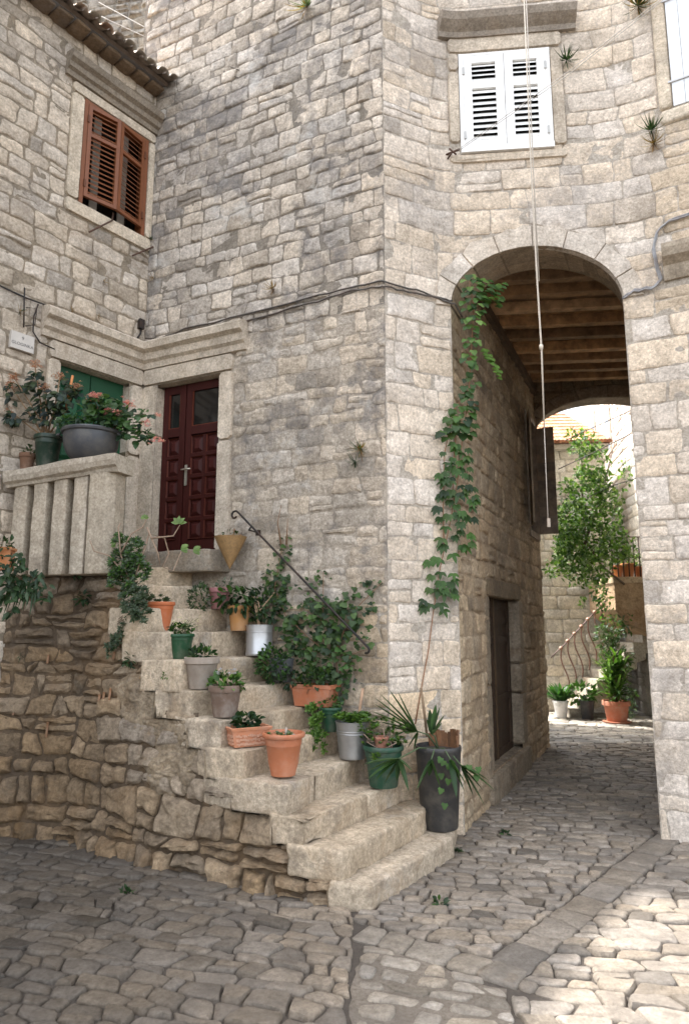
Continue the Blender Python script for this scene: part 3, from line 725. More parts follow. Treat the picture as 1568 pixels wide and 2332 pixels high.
# --- cellar door
r = random.Random(47); mb = MB()
for zA, zB, w in ((.36, 1.05, .3), (1.054, 1.45, .36), (1.454, CD[3], .28)): pblock(mb, PP, CD[1], CD[1] + w, zA, zB, -.16, .02, (.38, .32, .25), r)
for zA, zB, w in ((.36, 1.3, .24), (1.304, CD[3], .2)): pblock(mb, PP, CD[0] - w, CD[0], zA, zB, -.16, .015, (.36, .30, .23), r)
pblock(mb, PP, CD[0] - .1, CD[1] + .2, CD[3], CD[3] + .22, -.16, .02, (.30, .24, .17), r)
pblock(mb, PP, CD[0] - .3, CD[0] + .95, -.02, .33, -.2, .06, (.36, .30, .23), r, bev=.03); pblock(mb, PP, CD[0] + .956, CD[1] + .36, -.02, .335, -.2, .055, (.36, .30, .23), r, bev=.03)
mb.build('door_surround', MS_P, house, sharp=35)
mb = MB(); DK = (.06, .035, .02); mid = lerp(CD[0], CD[1], .45); dd = -.15
pbox(mb, PP, CD[0], CD[1], CD[2], CD[3], dd - .03, dd, DK)
for a, b in ((CD[0], mid - .004), (mid + .004, CD[1])):
    pbox(mb, PP, a, a + .09, CD[2], CD[3], dd, dd + .025, DK); pbox(mb, PP, b - .09, b, CD[2], CD[3], dd, dd + .025, DK)
    for z in (CD[2], 1.0, 1.75, 2.0, 2.2): pbox(mb, PP, a + .09, b - .09, z, z + .09, dd, dd + .022, DK)
pbox(mb, PP, mid - .03, mid + .03, CD[2], CD[3], dd + .025, dd + .04, (.10, .06, .03))
cd = mb.build('cellar_door', M_wood, house)
# --- passage window with open board shutters
r = random.Random(53); mb = MB(); fr = (.30, .23, .17)
for a, b, c, d in ((PWN[0] - .06, PWN[0], PWN[2], PWN[3]), (PWN[1], PWN[1] + .06, PWN[2], PWN[3]), (PWN[0] - .06, PWN[1] + .06, PWN[3], PWN[3] + .08), (PWN[0] - .06, PWN[1] + .06, PWN[2] - .1, PWN[2])): pbox(mb, PP, a, b, c, d, -.2, .03, fr)
pw = mb.build('window', M_wood, house)
mb = MB(); pbox(mb, PP, PWN[0], PWN[1], PWN[2], PWN[3], -.2, -.17, (.03, .025, .02)); mb.build('pane', M_pane, pw)
def board_shutter(path, s, z0, z1, d0, d1, ds, col, parent):
    mb = MB(); n = 12; T = path.tan(s)
    for i in range(n):
        zA, zB = lerp(z0, z1, i / n), lerp(z0, z1, (i + 1) / n) - .003
        p0, p1 = path.P(s, 0, d0), path.P(s + ds, 0, d1); th = T * .014 if abs(ds) < .2 else (path.P(s, 0, .014) - path.P(s, 0, 0))
        c = tone(rng, col, .2, .05)
        mb.hexa([p0 - th + Vector((0, 0, zA)), p1 - th + Vector((0, 0, zA)), p1 + th + Vector((0, 0, zA)), p0 + th + Vector((0, 0, zA)), p0 - th + Vector((0, 0, zB)), p1 - th + Vector((0, 0, zB)), p1 + th + Vector((0, 0, zB)), p0 + th + Vector((0, 0, zB))], c)
    th = T * .03
    for dd in (d0 + .03, d1 - .03):
        for sg in (1,):
            p = path.P(s, 0, dd) + T * .028; n_ = path.P(s, 0, .02) - path.P(s, 0, 0)
            if abs(ds) < .2: mb.hexa([p - n_ + T * -.01 + Vector((0, 0, z0)), p + n_ + T * -.01 + Vector((0, 0, z0)), p + n_ + T * .01 + Vector((0, 0, z0)), p - n_ + T * .01 + Vector((0, 0, z0)), p - n_ + T * -.01 + Vector((0, 0, z1)), p + n_ + T * -.01 + Vector((0, 0, z1)), p + n_ + T * .01 + Vector((0, 0, z1)), p - n_ + T * .01 + Vector((0, 0, z1))], col)
    mb.build('shutter', M_wood, parent)
board_shutter(PP, PWN[1] + .06, PWN[2] + .02, PWN[3] - .02, .03, .33, 0, (.27, .205, .15), pw)
board_shutter(PP, PWN[0] - .06, PWN[2] + .05, PWN[3] - .02, .05, .16, -.4, (.33, .25, .17), pw)

# ================================================================== LEFT HOUSE
lhouse = thing('stone_house', 'warm cream stone house at the left with brown shutters, green door and tiled eaves', 'house', (AB[0], AB[1], 0))
GD = (.20, 1.10, 2.75, 4.89); BW = (.11, 1.03, 6.87, 8.22)
mb = MB(); r = random.Random(61)
cutA = [rect(-.1, 1.26, 2.4, 5.4), rect(-.1, 1.19, 6.68, 8.6)]; TOPA = 9.0
def colA(s, z, c, r):
    if z < 6.6: k = .93; return (c[0] * k, c[1] * k, c[2] * k)
    return c
masonry(mb, PA, courses(r, -.02, 3.8, -.05, 9.0, (.15, .27), (.18, .45), .035, .03, .15, 21), cutA, (.0, 3.8, -.05, 8.95), r, WARM, h=(.003, .017), bev=.018, rough=.012, gap=.018, roundk=1, jit=.012, tilt=.05, colf=colA, dark=.08, var=.14)
backing(mb, PA, 0, 9, -.05, 9.0, [rect(*GD), rect(*BW)], (.30, .255, .20))
# back and far side of the house body
q = PA.P(9, 0); w = Vector((-.8, .6, 0)) * 5; c0 = PA.P(0, 0)
for a, b in ((q, q + w), (q + w, c0 + w), (c0 + w, c0)):
    mb.add([a, b, b + Vector((0, 0, 9.0)), a + Vector((0, 0, 9.0))], [(0, 1, 2, 3)], (.33, .285, .225), False)
mb.build('wall', MS_A, lhouse, sharp=50)
# roof: sloping slab and rows of half-round tiles
SL = Vector((-.8, .6, 0)) * cos(radians(24)) + Vector((0, 0, sin(radians(24)))); OUT = Vector((.8, -.6, 0)); UPN = Vector((.8, -.6, 0)) * sin(radians(24)) + Vector((0, 0, cos(radians(24))))
mb = MB(); e0, e1 = PA.P(-.0, 9.0, .2), PA.P(9, 9.0, .2)
mb.hexa([e0, e1, e1 + SL * 5.5, e0 + SL * 5.5, e0 + UPN * .05, e1 + UPN * .05, e1 + SL * 5.5 + UPN * .05, e0 + SL * 5.5 + UPN * .05], (.16, .12, .09))
roof = mb.build('roof', M_tile, lhouse)
mb = MB(); r = random.Random(8)
for i in range(54):
    s = -.02 + i * .165
    for j in range(16):
        base = PA.P(s + r.uniform(-.012, .012), 9.0, .27 + r.uniform(-.02, .03)) + SL * (j * .33) + UPN * (.06 + (j % 2) * .004)
        T = PA.tan(s); c = tone(r, r.choice([(.36, .27, .2), (.42, .36, .29), (.30, .2, .14), (.44, .4, .34)]), .15, .05)
        vs_ = []; fs = []; n = 8
        for e, rad in ((0, .085), (.40, .07)):
            for th in (1.0, .84):
                for k in range(n + 1):
                    a = pi * k / n; vs_.append(base + SL * e + T * (rad * th * cos(a)) + UPN * (rad * th * sin(a) * .8))
        m_ = n + 1
        for k in range(n): fs += [(k, k + 1, 2 * m_ + k + 1, 2 * m_ + k), (m_ + k, m_ + k + 1, 3 * m_ + k + 1, 3 * m_ + k), (k, k + 1, m_ + k + 1, m_ + k)]
        mb.add(vs_, fs, c)
        if j < 3:      # channel tile between
            b2 = base + T * .0825 - UPN * .055 + OUT * .05; vs_ = []
            for e, rad in ((0, .085), (.40, .075)):
                for k in range(7): a = pi + pi * k / 6; vs_.append(b2 + SL * e + T * (rad * cos(a)) + UPN * (rad * sin(a) * .55 + .04))
            mb.add(vs_, [(k, k + 1, 8 + k, 7 + k) for k in range(6)], tone(r, (.27, .22, .18), .15, .03))
mb.build('roof_tiles', M_tile, roof)
mb = MB()
for i in range(22):
    s = .02 + i * .22; pblock(mb, PA, s, s + .21, 8.915 + r.uniform(-.01, .01), 8.985, -.05, .17 + r.uniform(0, .05), (.17, .12, .08), r, bev=.012, rough=.008)
mb.build('eaves_course', MS_A, lhouse)
# green door, surround, cornice
surround(PA, GD[0], GD[1], GD[2], GD[3], .195, .16, .21, 0, .035, 'door_surround', lhouse, random.Random(3), TRIM)
mb = MB(); prof = [(0, 5.10), (.05, 5.10), (.06, 5.17), (.10, 5.20), (.11, 5.28), (.17, 5.31), (.18, 5.39), (.15, 5.42), (0, 5.45)]
cornice(mb, PA, .0, 1.36, prof, TRIM, r); mb.build('cornice', MS_T, lhouse)
GREEN = (.004, .056, .02)
panel_door(PA, [(GD[0] + .004, .645, 1), (.653, GD[1] - .004, 1)], GD[2], GD[3] - .005, -.12, 4, 0, GREEN, (.012, .11, .045), 'green_door', lhouse, M_paint, M_pane)
mb = MB(); pbox(mb, PA, GD[0] - .02, GD[1] + .02, GD[2], GD[3] + .02, -.34, -.3, (.02, .02, .02)); mb.build('door_lining', M_dark, lhouse)
# brown shuttered window
r = random.Random(71); mb = MB()
for a, b, c, d in ((BW[1], BW[1] + .17, 6.87, 8.22), (0.0, BW[0], 6.87, 8.22), (0, BW[1] + .17, 8.222, 8.36), (0, BW[1] + .17, 6.69, 6.868)): pblock(mb, PA, a, b, c, d, -.12, .03, (.60, .53, .44), r)
mb.build('window_surround', MS_T, lhouse, sharp=35)
mb = MB(); prof = [(0, 8.36), (.05, 8.36), (.06, 8.42), (.10, 8.44), (.11, 8.50), (.16, 8.53), (.18, 8.60), (.15, 8.63), (0, 8.65)]
cornice(mb, PA, .0, 1.30, prof, (.26, .225, .185), r); mb.build('window_cornice', MS_T, lhouse)
BROWN = (.19, .065, .025)
mb = MB()
pbox(mb, PA, BW[0], BW[0] + .05, BW[2], BW[3], -.12, .02, BROWN); pbox(mb, PA, BW[1] - .05, BW[1], BW[2], BW[3], -.12, .02, BROWN); pbox(mb, PA, BW[0] + .05, BW[1] - .05, BW[3] - .04, BW[3], -.12, .018, BROWN)
bw = mb.build('window', M_paint, lhouse, label='window with brown slatted shutters')
mb = MB(); pbox(mb, PA, BW[0] + .05, BW[1] - .05, BW[2], BW[3] - .04, -.14, -.12, (.015, .014, .013)); mb.build('pane', M_pane, bw)
mb = MB()
for a in (.33, .72): pbox(mb, PA, a, a + .1, BW[2] + .01, BW[3] - .05, -.118, -.10, (.5, .48, .44))
mb.build('curtain', M_paint, bw)
shutters(PA, BW[0] + .055, BW[1] - .055, BW[2] + .10, BW[3] - .045, -.015, BROWN, 'shutter', bw, frame=.045, slats=(5, 12), ajar=.07)

# ================================================================== WALL BEHIND THE TILED ROOF
PH = Path([(-1.9, 10.2), (-5.6, 10.9)], -1)
hb = thing('stone_house', 'rough pale stone house wall rising behind the tiled eaves at top left', 'house', (-3, 10.4, 0))
mb = MB(); r = random.Random(81)
masonry(mb, PH, courses(r, 0, 3.7, 7.6, 13.4, (.12, .26), (.15, .4), .05, .04, .2, 31), [], (0, 3.7, 7.6, 13.4), r, (.40, .37, .33), h=(.01, .06), bev=.05, rough=.025, gap=.02, jit=.014, tilt=.1, dark=.12)
backing(mb, PH, 0, 3.7, 0, 13.4, [], (.27, .25, .22))
a, b = PH.P(0, 0), PH.P(3.7, 0); k = Vector((.15, 1, 0)) * 1.5
for p, q in ((a, a + k), (b, b + k), (a + k, b + k)): mb.add([p, q, q + Vector((0, 0, 13.4)), p + Vector((0, 0, 13.4))], [(0, 1, 2, 3)], (.3, .28, .25), False)
mb.build('wall', MS_B, hb)

# ================================================================== RUBBLE WALL UNDER THE STEPS
PR = Path([(.24, 5.22), (-.27, 5.36), (-.61, 5.55), (-.98, 5.73), (-1.38, 5.96), (-1.80, 6.18), (-2.30, 6.58), (-2.62, 6.80), (-3.40, 6.86)], -1, {i: .12 for i in range(1, 8)})
BAT = .13
def MR(s, z, d): return PR.P(s, z, d - lerp(BAT, .03, min(1, max(0, (s - 2.3) / .7))) * z)
def find_s(u, z):
    best = (1e9, 0)
    for k in range(0, int(PR.L * 100)):
        e = abs(proj(MR(k / 100, z, .02))[0] - u)
        if e < best[0]: best = (e, k / 100)
    return best[1]
ZS = [0, .185, .385, .575, .785, 1.0, 1.215, 1.433, 1.684, 1.933, 2.158, 2.40, 2.62, 2.80]
UF = [None, 846, 784, 700, 662, 564, 513, 445, 423, 384, 345]        # picture columns of the front corners (survey)
UL = [None, 800, 662, 630, 537, 480, 438, 364, 334, 292, 262]        # ... and of the rear ends
SF = [None] + [find_s(UF[k], ZS[k]) for k in range(1, 11)]; SL_ = [None] + [find_s(UL[k], ZS[k]) for k in range(1, 11)]
SF[1] = .03; SL_[1] = .36
Fp = [None] + [MR(SF[k], ZS[k], .08) for k in range(1, 11)]; Lp = [None] + [MR(SL_[k], ZS[k], .08) for k in range(1, 11)]
Rs = [None, (.935, 6.30), (.70, 6.36), (.50, 6.60), (.197, 6.785), (-.064, 6.912), (-.294, 7.024), (-.505, 7.127), (-.80, 7.27), (-1.046, 7.392), (-1.272, 7.503), (-1.503, 7.615), (-1.70, 7.70)]
Fp += [Vector((-1.98, 7.02, 0)), Vector((-2.17, 7.32, 0))]; Lp += [Vector((-2.2, 6.75, 0)), Vector((-2.4, 7.1, 0))]
wallr = MB(); r = random.Random(101)
cutR = []
for k in range(1, 11):
    zc_ = ZS[k - 1] + (.03 if k > 1 else -.02); se = SL_[k] - .05; cutR.append([(-.2, zc_), (se, zc_), (se, 3.2), (-.2, 3.2)])
WT = 2.47
def colR(s, z, c, r):
    q = mnoise.noise((s * .9, z * .9, 3.3))
    if z > .6 and q > .05 and s > .9: return (c[0] * 1.05, c[1] * 1.07, c[2] * 1.12)
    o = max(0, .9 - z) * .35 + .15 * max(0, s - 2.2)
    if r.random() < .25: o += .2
    if s > 2.1: k = lerp(1, .84, min(1, (s - 2.1) / .7)); c = (c[0] * k, c[1] * k * .97, c[2] * k * .93)  # shade under the terrace put into the stone colour at the left end
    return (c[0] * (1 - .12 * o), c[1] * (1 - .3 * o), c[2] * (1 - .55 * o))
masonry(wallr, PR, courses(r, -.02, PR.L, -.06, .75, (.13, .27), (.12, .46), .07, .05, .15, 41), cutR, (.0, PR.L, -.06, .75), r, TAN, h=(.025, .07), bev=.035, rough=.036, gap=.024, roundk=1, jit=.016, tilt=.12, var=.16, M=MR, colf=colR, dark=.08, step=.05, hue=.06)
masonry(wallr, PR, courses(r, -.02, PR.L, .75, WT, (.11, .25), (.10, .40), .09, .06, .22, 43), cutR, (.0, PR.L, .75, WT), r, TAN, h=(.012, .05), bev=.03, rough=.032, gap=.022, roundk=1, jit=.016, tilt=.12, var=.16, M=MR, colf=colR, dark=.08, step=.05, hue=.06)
backing(wallr, PR, 0, PR.L, -.06, WT, cutR, (.15, .11, .075), cell=.1, M=MR)
def topz(s):
    for k in range(1, 11):
        if s < SL_[k]: return ZS[k - 1] - .01
    return WT
# patches of old mortar spread over the stones
for (cs, cz, rs, rz) in ((1.75, 1.35, .6, .55), (2.05, 1.75, .4, .45), (2.35, 1.35, .4, .35), (2.1, 2.2, .25, .25), (1.15, .95, .3, .25), (1.0, .62, .25, .12), (.45, .3, .18, .1), (2.0, .75, .3, .2)):
    n, m_ = 60, 18; vs_ = []; fs = []; cc = []
    for i in range(m_ + 1):
        for k in range(n):
            a = 2 * pi * k / n; t = i / m_; rr = t * (1 + .35 * mnoise.noise((cos(a) * 1.5, sin(a) * 1.5, cs)) + .2 * mnoise.noise((cos(a) * 5, sin(a) * 5, cz)))
            s, z = max(.0, cs + rs * rr * cos(a)), cz + rz * rr * sin(a)
            d = .05 - .045 * t ** 3 + .045 * mnoise.noise((s * 6, z * 6, 2)) + .026 * mnoise.noise((s * 17, z * 17, 5)) + .016 * mnoise.noise((s * 40, z * 40, 5)) - (.06 if i == m_ else 0)
            z = min(z, topz(s) - .02); vs_.append(MR(s, z, d)); cc.append(tone(r, (.41, .335, .25), .16, .04))
    for i in range(m_):
        for k in range(n): k2 = (k + 1) % n; fs.append((i * n + k, i * n + k2, (i + 1) * n + k2, (i + 1) * n + k))
    wallr.addc(vs_, cc, fs)
# broken mass of mortar at the foot of the second step
rubble = wallr.build('rubble_wall', MS_R, None, MR(1.6, 0, 0), sharp=50)
tag(rubble, 'curved brown rubble stone wall carrying the steps and the balustrade', 'wall')
# weathered tile slips stuck in the wall joints
# ================================================================== STEPS
stairs = thing('stone_staircase', 'worn limestone steps lined with flower pots, climbing to the red door', 'staircase', (.2, 5.8, 0))
def block(poly, z0, z1, col, seed, bev=.018, rough=.007, name='step', parent=None, mat=None, cuts=9, chips=()):
    bm = bmesh.new(); vb = [bm.verts.new((p[0], p[1], z0)) for p in poly]; vt = [bm.verts.new((p[0], p[1], z1)) for p in poly]; n = len(poly)
    bm.faces.new(vb[::-1]); bm.faces.new(vt)
    for i in range(n): bm.faces.new((vb[i], vb[(i + 1) % n], vt[(i + 1) % n], vt[i]))
    bmesh.ops.recalc_face_normals(bm, faces=bm.faces)
    bmesh.ops.bevel(bm, geom=list(bm.edges), offset=bev, segments=2, affect='EDGES', profile=.6)
    for _ in range(4):
        es = [e for e in bm.edges if e.calc_length() > .07]
        if not es: break
        bmesh.ops.subdivide_edges(bm, edges=es, cuts=1, use_grid_fill=True)
    bmesh.ops.triangulate(bm, faces=[f for f in bm.faces if len(f.verts) > 4])
    bm.normal_update()
    for v in bm.verts:
        c = v.co; a = mnoise.noise((c.x * 4 + seed, c.y * 4, c.z * 5)); b = mnoise.noise((c.x * 13, c.y * 13 + seed, c.z * 13)); d = rough * (a * 1.1 + b * .8)
        edge = min(abs(c.z - z1), 1)
        if edge < .05: d += rough * 1.1 * mnoise.noise((c.x * 9, c.y * 9, seed * 2.0))
        for (px, py, rad, dep) in chips:
            q = math.hypot(c.x - px, c.y - py)
            if q < rad: d -= dep * (1 - q / rad) * (.6 + .8 * abs(b))
        v.co = c + v.normal * d
    mb = MB(); rr = random.Random(seed); base = tone(rr, col, .09, .03)
    bm.verts.index_update()
    mb.add([v.co.copy() for v in bm.verts], [tuple(v.index for v in f.verts) for f in bm.faces], base)
    bm.free(); return mb.build(name, mat or MS_S, parent)
STEPC = (.58, .49, .385)
def v2(p): return Vector((p[0], p[1]))
for k in range(1, 13):
    F, L_, R_ = v2(Fp[k]), v2(Lp[k]), v2(Rs[k])
    R2 = v2(Rs[k + 1]) if k < 12 else v2((-1.9, 7.8))
    F2 = v2(Fp[k + 1]) if k < 12 else v2((-2.4, 7.6))
    if k == 1: back_r = v2((1.085, 6.97)); back_l = v2((.35, 6.6))
    elif k == 2: back_r = v2((.86, 6.86)); back_l = v2((.3, 6.55))
    else:
        back_r = R_ + (R2 - R_) * 1.6; back_l = F + (F2 - F) * 2.0
    if k in (1, 2): poly = [F, R_, back_r, back_l, L_.lerp(back_l, .25), L_]
    elif k == 3: poly = [F, R_, back_r, back_l, L_]
    else: poly = [F, R_, back_r, back_l, L_]
    # convex ordering by angle
    c = sum(poly, Vector((0, 0))) / len(poly); poly = sorted(poly, key=lambda p: atan2(p.y - c.y, p.x - c.x))
    # split long steps into two stones
    cut = {2: 0, 3: .62, 4: .33, 5: .42, 6: .26, 7: .3, 8: .35, 9: .33}.get(k, 0)
    chips = {4: [(-.3, 5.9, .14, .03)], 7: [(-1.25, 6.15, .15, .025)], 1: [(.24, 5.3, .22, .05), (.62, 5.85, .12, .018)], 2: [(.1, 5.5, .14, .03), (.45, 5.95, .1, .02)], 3: [(-.25, 5.45, .3, .05)], 5: [(-.75, 5.8, .15, .02)], 6: [(-1.05, 6.0, .18, .03)]}.get(k, [])
    z0, z1 = ZS[k - 1] - .03, ZS[k] - .004
    if k == 1: z0 = -.05
    if cut:
        d = (R_ - F); n = Vector((d.x, d.y)); m_ = F + d * cut; cc = n.dot(m_)
        A = clip([tuple(p) for p in poly], n.x, n.y, cc - .002 * n.length); Bq = clip([tuple(p) for p in poly], -n.x, -n.y, -cc - .002 * n.length)
        rr = random.Random(k); st = MB()
        for i, q in enumerate((A, Bq)):
            dz = rr.uniform(-.012, .0) if i else 0
            block(q, z0, z1 + dz, STEPC, k * 7 + i, parent=stairs, chips=chips, name='step')
    else:
        block(poly, z0, z1, STEPC, k * 7, parent=stairs, chips=chips, bev=.02 if k > 2 else .03, rough=.008 if k > 2 else .013)
block([tuple(v2(PB.P(3.1, 0, .32))), tuple(v2(PB.P(3.1, 0, -.2))), tuple(v2(PB.P(2.0, 0, -.2))), tuple(v2(PB.P(1.86, 0, .0))), tuple(v2(PB.P(1.95, 0, .26)))], 2.56, 2.80, (.36, .32, .27), 99, parent=stairs, name='threshold')
mb = MB()      # terrace floor behind the balustrade and the fill under the stairs
tp = [PA.P(.0, 0), PA.P(1.5, 0), MR(find_s(30, 2.4), 2.4, -.1), MR(find_s(250, 2.4), 2.4, -.1), Vector((-2.2, 7.1, 0)), Vector((-2.3, 7.75, 0))]
mb.add([Vector((p.x, p.y, 2.62)) for p in tp], [tuple(range(6))], (.3, .26, .2), False)
mb.build('landing', MS_S, stairs)
# ================================================================== BALUSTRADE
z0b = 2.47
bl, brt = Vector((-3.36, 6.84, 0)), Vector((-2.34, 6.58, 0))
bl = Vector((bl.x, bl.y, 0)); brt = Vector((brt.x, brt.y, 0))
PBal = Path([(brt.x, brt.y), (bl.x, bl.y)], -1); LB = PBal.L
bal = thing('stone_balustrade', 'grey stone balustrade with square baluster slabs and moulded top rail by the green door', 'balustrade', (brt.x, brt.y, z0b))
r = random.Random(5); SC = (.43, .385, .325)
def slab(path, s0, s1, d0, d1, z0, z1, nm, seed, cham=.0):
    a, b, c, d = (path.P(s, 0, e) for s, e in ((s0, d1), (s1, d1), (s1, d0), (s0, d0)))
    pts = [a, b, c, d]
    if cham: pts = [path.P(s0 + cham, 0, d1), path.P(s1, 0, d1), c, d, path.P(s0, 0, d1 - cham)]
    block([(p.x, p.y) for p in pts], z0, z1, SC, seed, bev=.012, rough=.005, parent=bal, name=nm, mat=MS_T)
slab(PBal, -.13, .12, -.14, .10, z0b, 3.46, 'post', 1, .07)
npil = 4; pit = (LB - .14) / npil
for k in range(npil):
    s = .155 + k * pit; slab(PBal, s, s + pit * .66, -.15, .08, z0b, 3.46 - .1 * s, 'baluster', 10 + k)
mb = MB(); zt = 3.46
prof = [(-.17, zt), (.10, zt), (.115, zt + .03), (.15, zt + .05), (.165, zt + .10), (.16, zt + .16), (-.17, zt + .165)]
cornice(mb, PBal, -.19, LB + .02, prof, SC, r, 16, worn=.014)
mb.v = [(p[0], p[1], p[2] - .1 * max(0, (-2.3 - p[0]))) for p in mb.v]; mb.build('rail', MS_T, bal)
# ================================================================== HANDRAIL
hr = thing('handrail', 'black iron handrail with scrolled ends fixed to the wall above the steps', 'handrail', PB.P(1.0, 2.4, .1))
def B_(u, v, d=0.0):    # point on the left face of the corner house seen at a picture position, moved d outwards
    rr = ray(u, v); n = PB.nn[0]; p0 = PB.p[0]; t = (n.x * p0.x + n.y * p0.y + d) / (n.x * rr.x + n.y * rr.y); return Vector((rr.x * t, rr.y * t, CAM_H + rr.z * t))
def on(path, u, v, d=0.0, seg=None):
    best = None
    for i in range(len(path.p) - 1):
        a, b = path.p[i], path.p[i + 1]; dr_ = (b - a).normalized(); n = Vector((dr_.y, -dr_.x)) * path.side
        rr = ray(u, v); den = n.x * rr.x + n.y * rr.y
        if abs(den) < 1e-6: continue
        t = (n.x * a.x + n.y * a.y + d) / den; q = Vector((rr.x * t, rr.y * t)); k = (q - a).dot(dr_)
        off = 0 if 0 <= k <= (b - a).length else min(abs(k), abs(k - (b - a).length))
        if t > 0 and (best is None or off < best[0]): best = (off, Vector((rr.x * t, rr.y * t, CAM_H + rr.z * t)))
    return best[1]
pa, pb = B_(541, 1165, .2), B_(838, 1474, .2); dirr = (pb - pa).normalized(); upr = Vector((0, 0, 1)); nB = Vector((PB.nn[0].x, PB.nn[0].y, 0))
side_ = dirr.cross(nB).normalized()
if side_.z < 0: side_ = -side_
mb = MB(); pts = []
rad = .05
for k in range(15):        # upper scroll
    a = pi * 1.6 * (1 - k / 14); rr = rad * (.45 + .55 * k / 14)
    pts.append(pa + dirr * (-.0 - rr * sin(a)) + side_ * (rr * cos(a) - rad))
pts += [pa.lerp(pb, t / 12) for t in range(1, 13)]
for k in range(1, 9):
    a = pi * .9 * k / 8; rr = .03; pts.append(pb + dirr * (rr * sin(a)) + side_ * (rr * cos(a) - rr))
mb.tube(pts, .0115, 8, (.022, .02, .019)); mb.build('bar', M_iron, hr)
for t in (.12, .86):
    mb = MB(); p = pa.lerp(pb, t); mb.tube([p, p - side_ * .05, p - side_ * .06 - nB * .21], .009, 6, (.022, .02, .019)); mb.box(p - side_ * .06 - nB * .19, PB.tan(1) * .03, nB * .004, (0, 0, .03), (.03, .024, .02)); mb.build('bracket', M_iron, hr)

# ================================================================== LEAVES
def frame(d, n):
    d = d.normalized(); b = n.cross(d)
    if b.length < 1e-4: b = d.orthogonal()
    b.normalize(); return d, b, d.cross(b)
OVAL = ((0, 0), (.18, .62), (.42, 1), (.72, .75), (1, 0))
def leaf(mb, p, d, n, L, W, col, shape=OVAL, fold=.18, droop=.25):
    d, b, n = frame(Vector(d), Vector(n)); vs_ = []; m = len(shape)
    for t, w in shape:
        c = p + d * (t * L) - n * (droop * L * t * t)
        vs_ += [c - b * (w * W / 2) + n * (fold * w * W), c, c + b * (w * W / 2) + n * (fold * w * W)]
    fs = []
    for i in range(m - 1): fs += [(i * 3, i * 3 + 1, i * 3 + 4, i * 3 + 3), (i * 3 + 1, i * 3 + 2, i * 3 + 5, i * 3 + 4)]
    mb.add(vs_, fs, col)
IVY = ((.0, .12), (-.12, .42), (.12, .46), (.2, .62), (.42, .40), (.62, .36), (1.0, 0))
def lobed(mb, p, d, n, L, col, droop=.2):
    d, b, n = frame(Vector(d), Vector(n)); out = [(x, w) for x, w in IVY]; pts = [(x, w) for x, w in out] + [(x, -w) for x, w in out[-2::-1]]
    vs_ = [p + d * (.28 * L) + n * (.03 * L)] + [p + d * (x * L) + b * (w * L) - n * (droop * L * (x * x + .5 * w * w)) for x, w in pts]
    mb.add(vs_, [(0, i, i + 1) for i in range(1, len(pts))] + [(0, len(pts), 1)], col)
def palmate(mb, p, d, n, L, col, r, k=5):
    d, b, n = frame(Vector(d), Vector(n))
    for i in range(k):
        a = (i - (k - 1) / 2) * (2.1 / max(1, k - 1)); dd = d * cos(a) + b * sin(a)
        leaf(mb, p, dd, n, L * (1 - .16 * abs(i - (k - 1) / 2)), L * .42, tone(r, col, .12, .05), fold=.12, droop=.3)
def rv(r): 
    while True:
        v = Vector((r.uniform(-1, 1), r.uniform(-1, 1), r.uniform(-1, 1)))
        if .05 < v.length < 1: return v.normalized()
def bush(mb, c, rad, n, L, W, cols, r, shell=.55, up=.35, kind='oval', flat=False):
    c = Vector(c); rad = Vector(rad)
    for _ in range(n):
        v = rv(r); k = r.uniform(shell, 1) ** .7
        k *= .82 + .35 * mnoise.noise(v * 2.1 + c * 3)
        p = c + Vector((v.x * rad.x, v.y * rad.y, v.z * rad.z)) * k
        d = (v + rv(r) * .8 + Vector((0, 0, up))).normalized(); nn = (v * .6 + Vector((0, 0, .9)) + rv(r) * .5)
        l = L * r.uniform(.65, 1.2); col = tone(r, r.choice(cols), .2, .06)
        if kind == 'oval': leaf(mb, p, d, nn, l, W * l / L, col)
        elif kind == 'ivy': lobed(mb, p, d, nn, l, col)
        else: palmate(mb, p, d, nn, l, col, r)
def rosette(mb, p, R, n, cols, r, tilt=None):
    ax = (tilt or Vector((0, 0, 1))) + rv(r) * .35; ax.normalize(); a0 = ax.orthogonal().normalized(); b0 = ax.cross(a0)
    for i in range(n):
        a = i * 2.4; e = i / n; d = (a0 * cos(a) + b0 * sin(a)) * (1 - .55 * e) + ax * (.25 + .9 * e)
        leaf(mb, p + ax * (R * .15 * e), d, ax, R * (1.05 - .45 * e), R * .38, tone(r, r.choice(cols), .15, .05), fold=.22, droop=.1)
def strap(mb, a, b, w, col, sag, n=6, up=Vector((0, 0, 1))):
    a, b = Vector(a), Vector(b); L = (b - a).length; vs_ = []; sd_ = (b - a).cross(up)
    if sd_.length < 1e-4: sd_ = Vector((1, 0, 0))
    sd_.normalize(); nn = sd_.cross(b - a).normalized()
    for i in range(n + 1):
        t = i / n; c = a.lerp(b, t) + up * (sag * L * 4 * t * (1 - t)); ww = w * (min(1, t * 4 + .25)) * (1 - t ** 4) + .0006
        vs_ += [c - sd_ * ww / 2, c - nn * ww * .22, c + sd_ * ww / 2]
    fs = []
    for i in range(n): fs += [(i * 3, i * 3 + 1, i * 3 + 4, i * 3 + 3), (i * 3 + 1, i * 3 + 2, i * 3 + 5, i * 3 + 4)]
    mb.add(vs_, fs, col)
IVG = [(.030, .060, .022), (.042, .082, .028), (.024, .048, .022), (.065, .115, .035)]
DKG = [(.022, .050, .022), (.030, .062, .026), (.018, .038, .02)]
MDG = [(.045, .10, .025), (.06, .13, .03), (.035, .075, .022)]
LTG = [(.10, .19, .04), (.13, .22, .06), (.07, .14, .03)]
GRG = [(.085, .115, .085), (.11, .14, .11), (.06, .09, .06), (.05, .08, .05)]

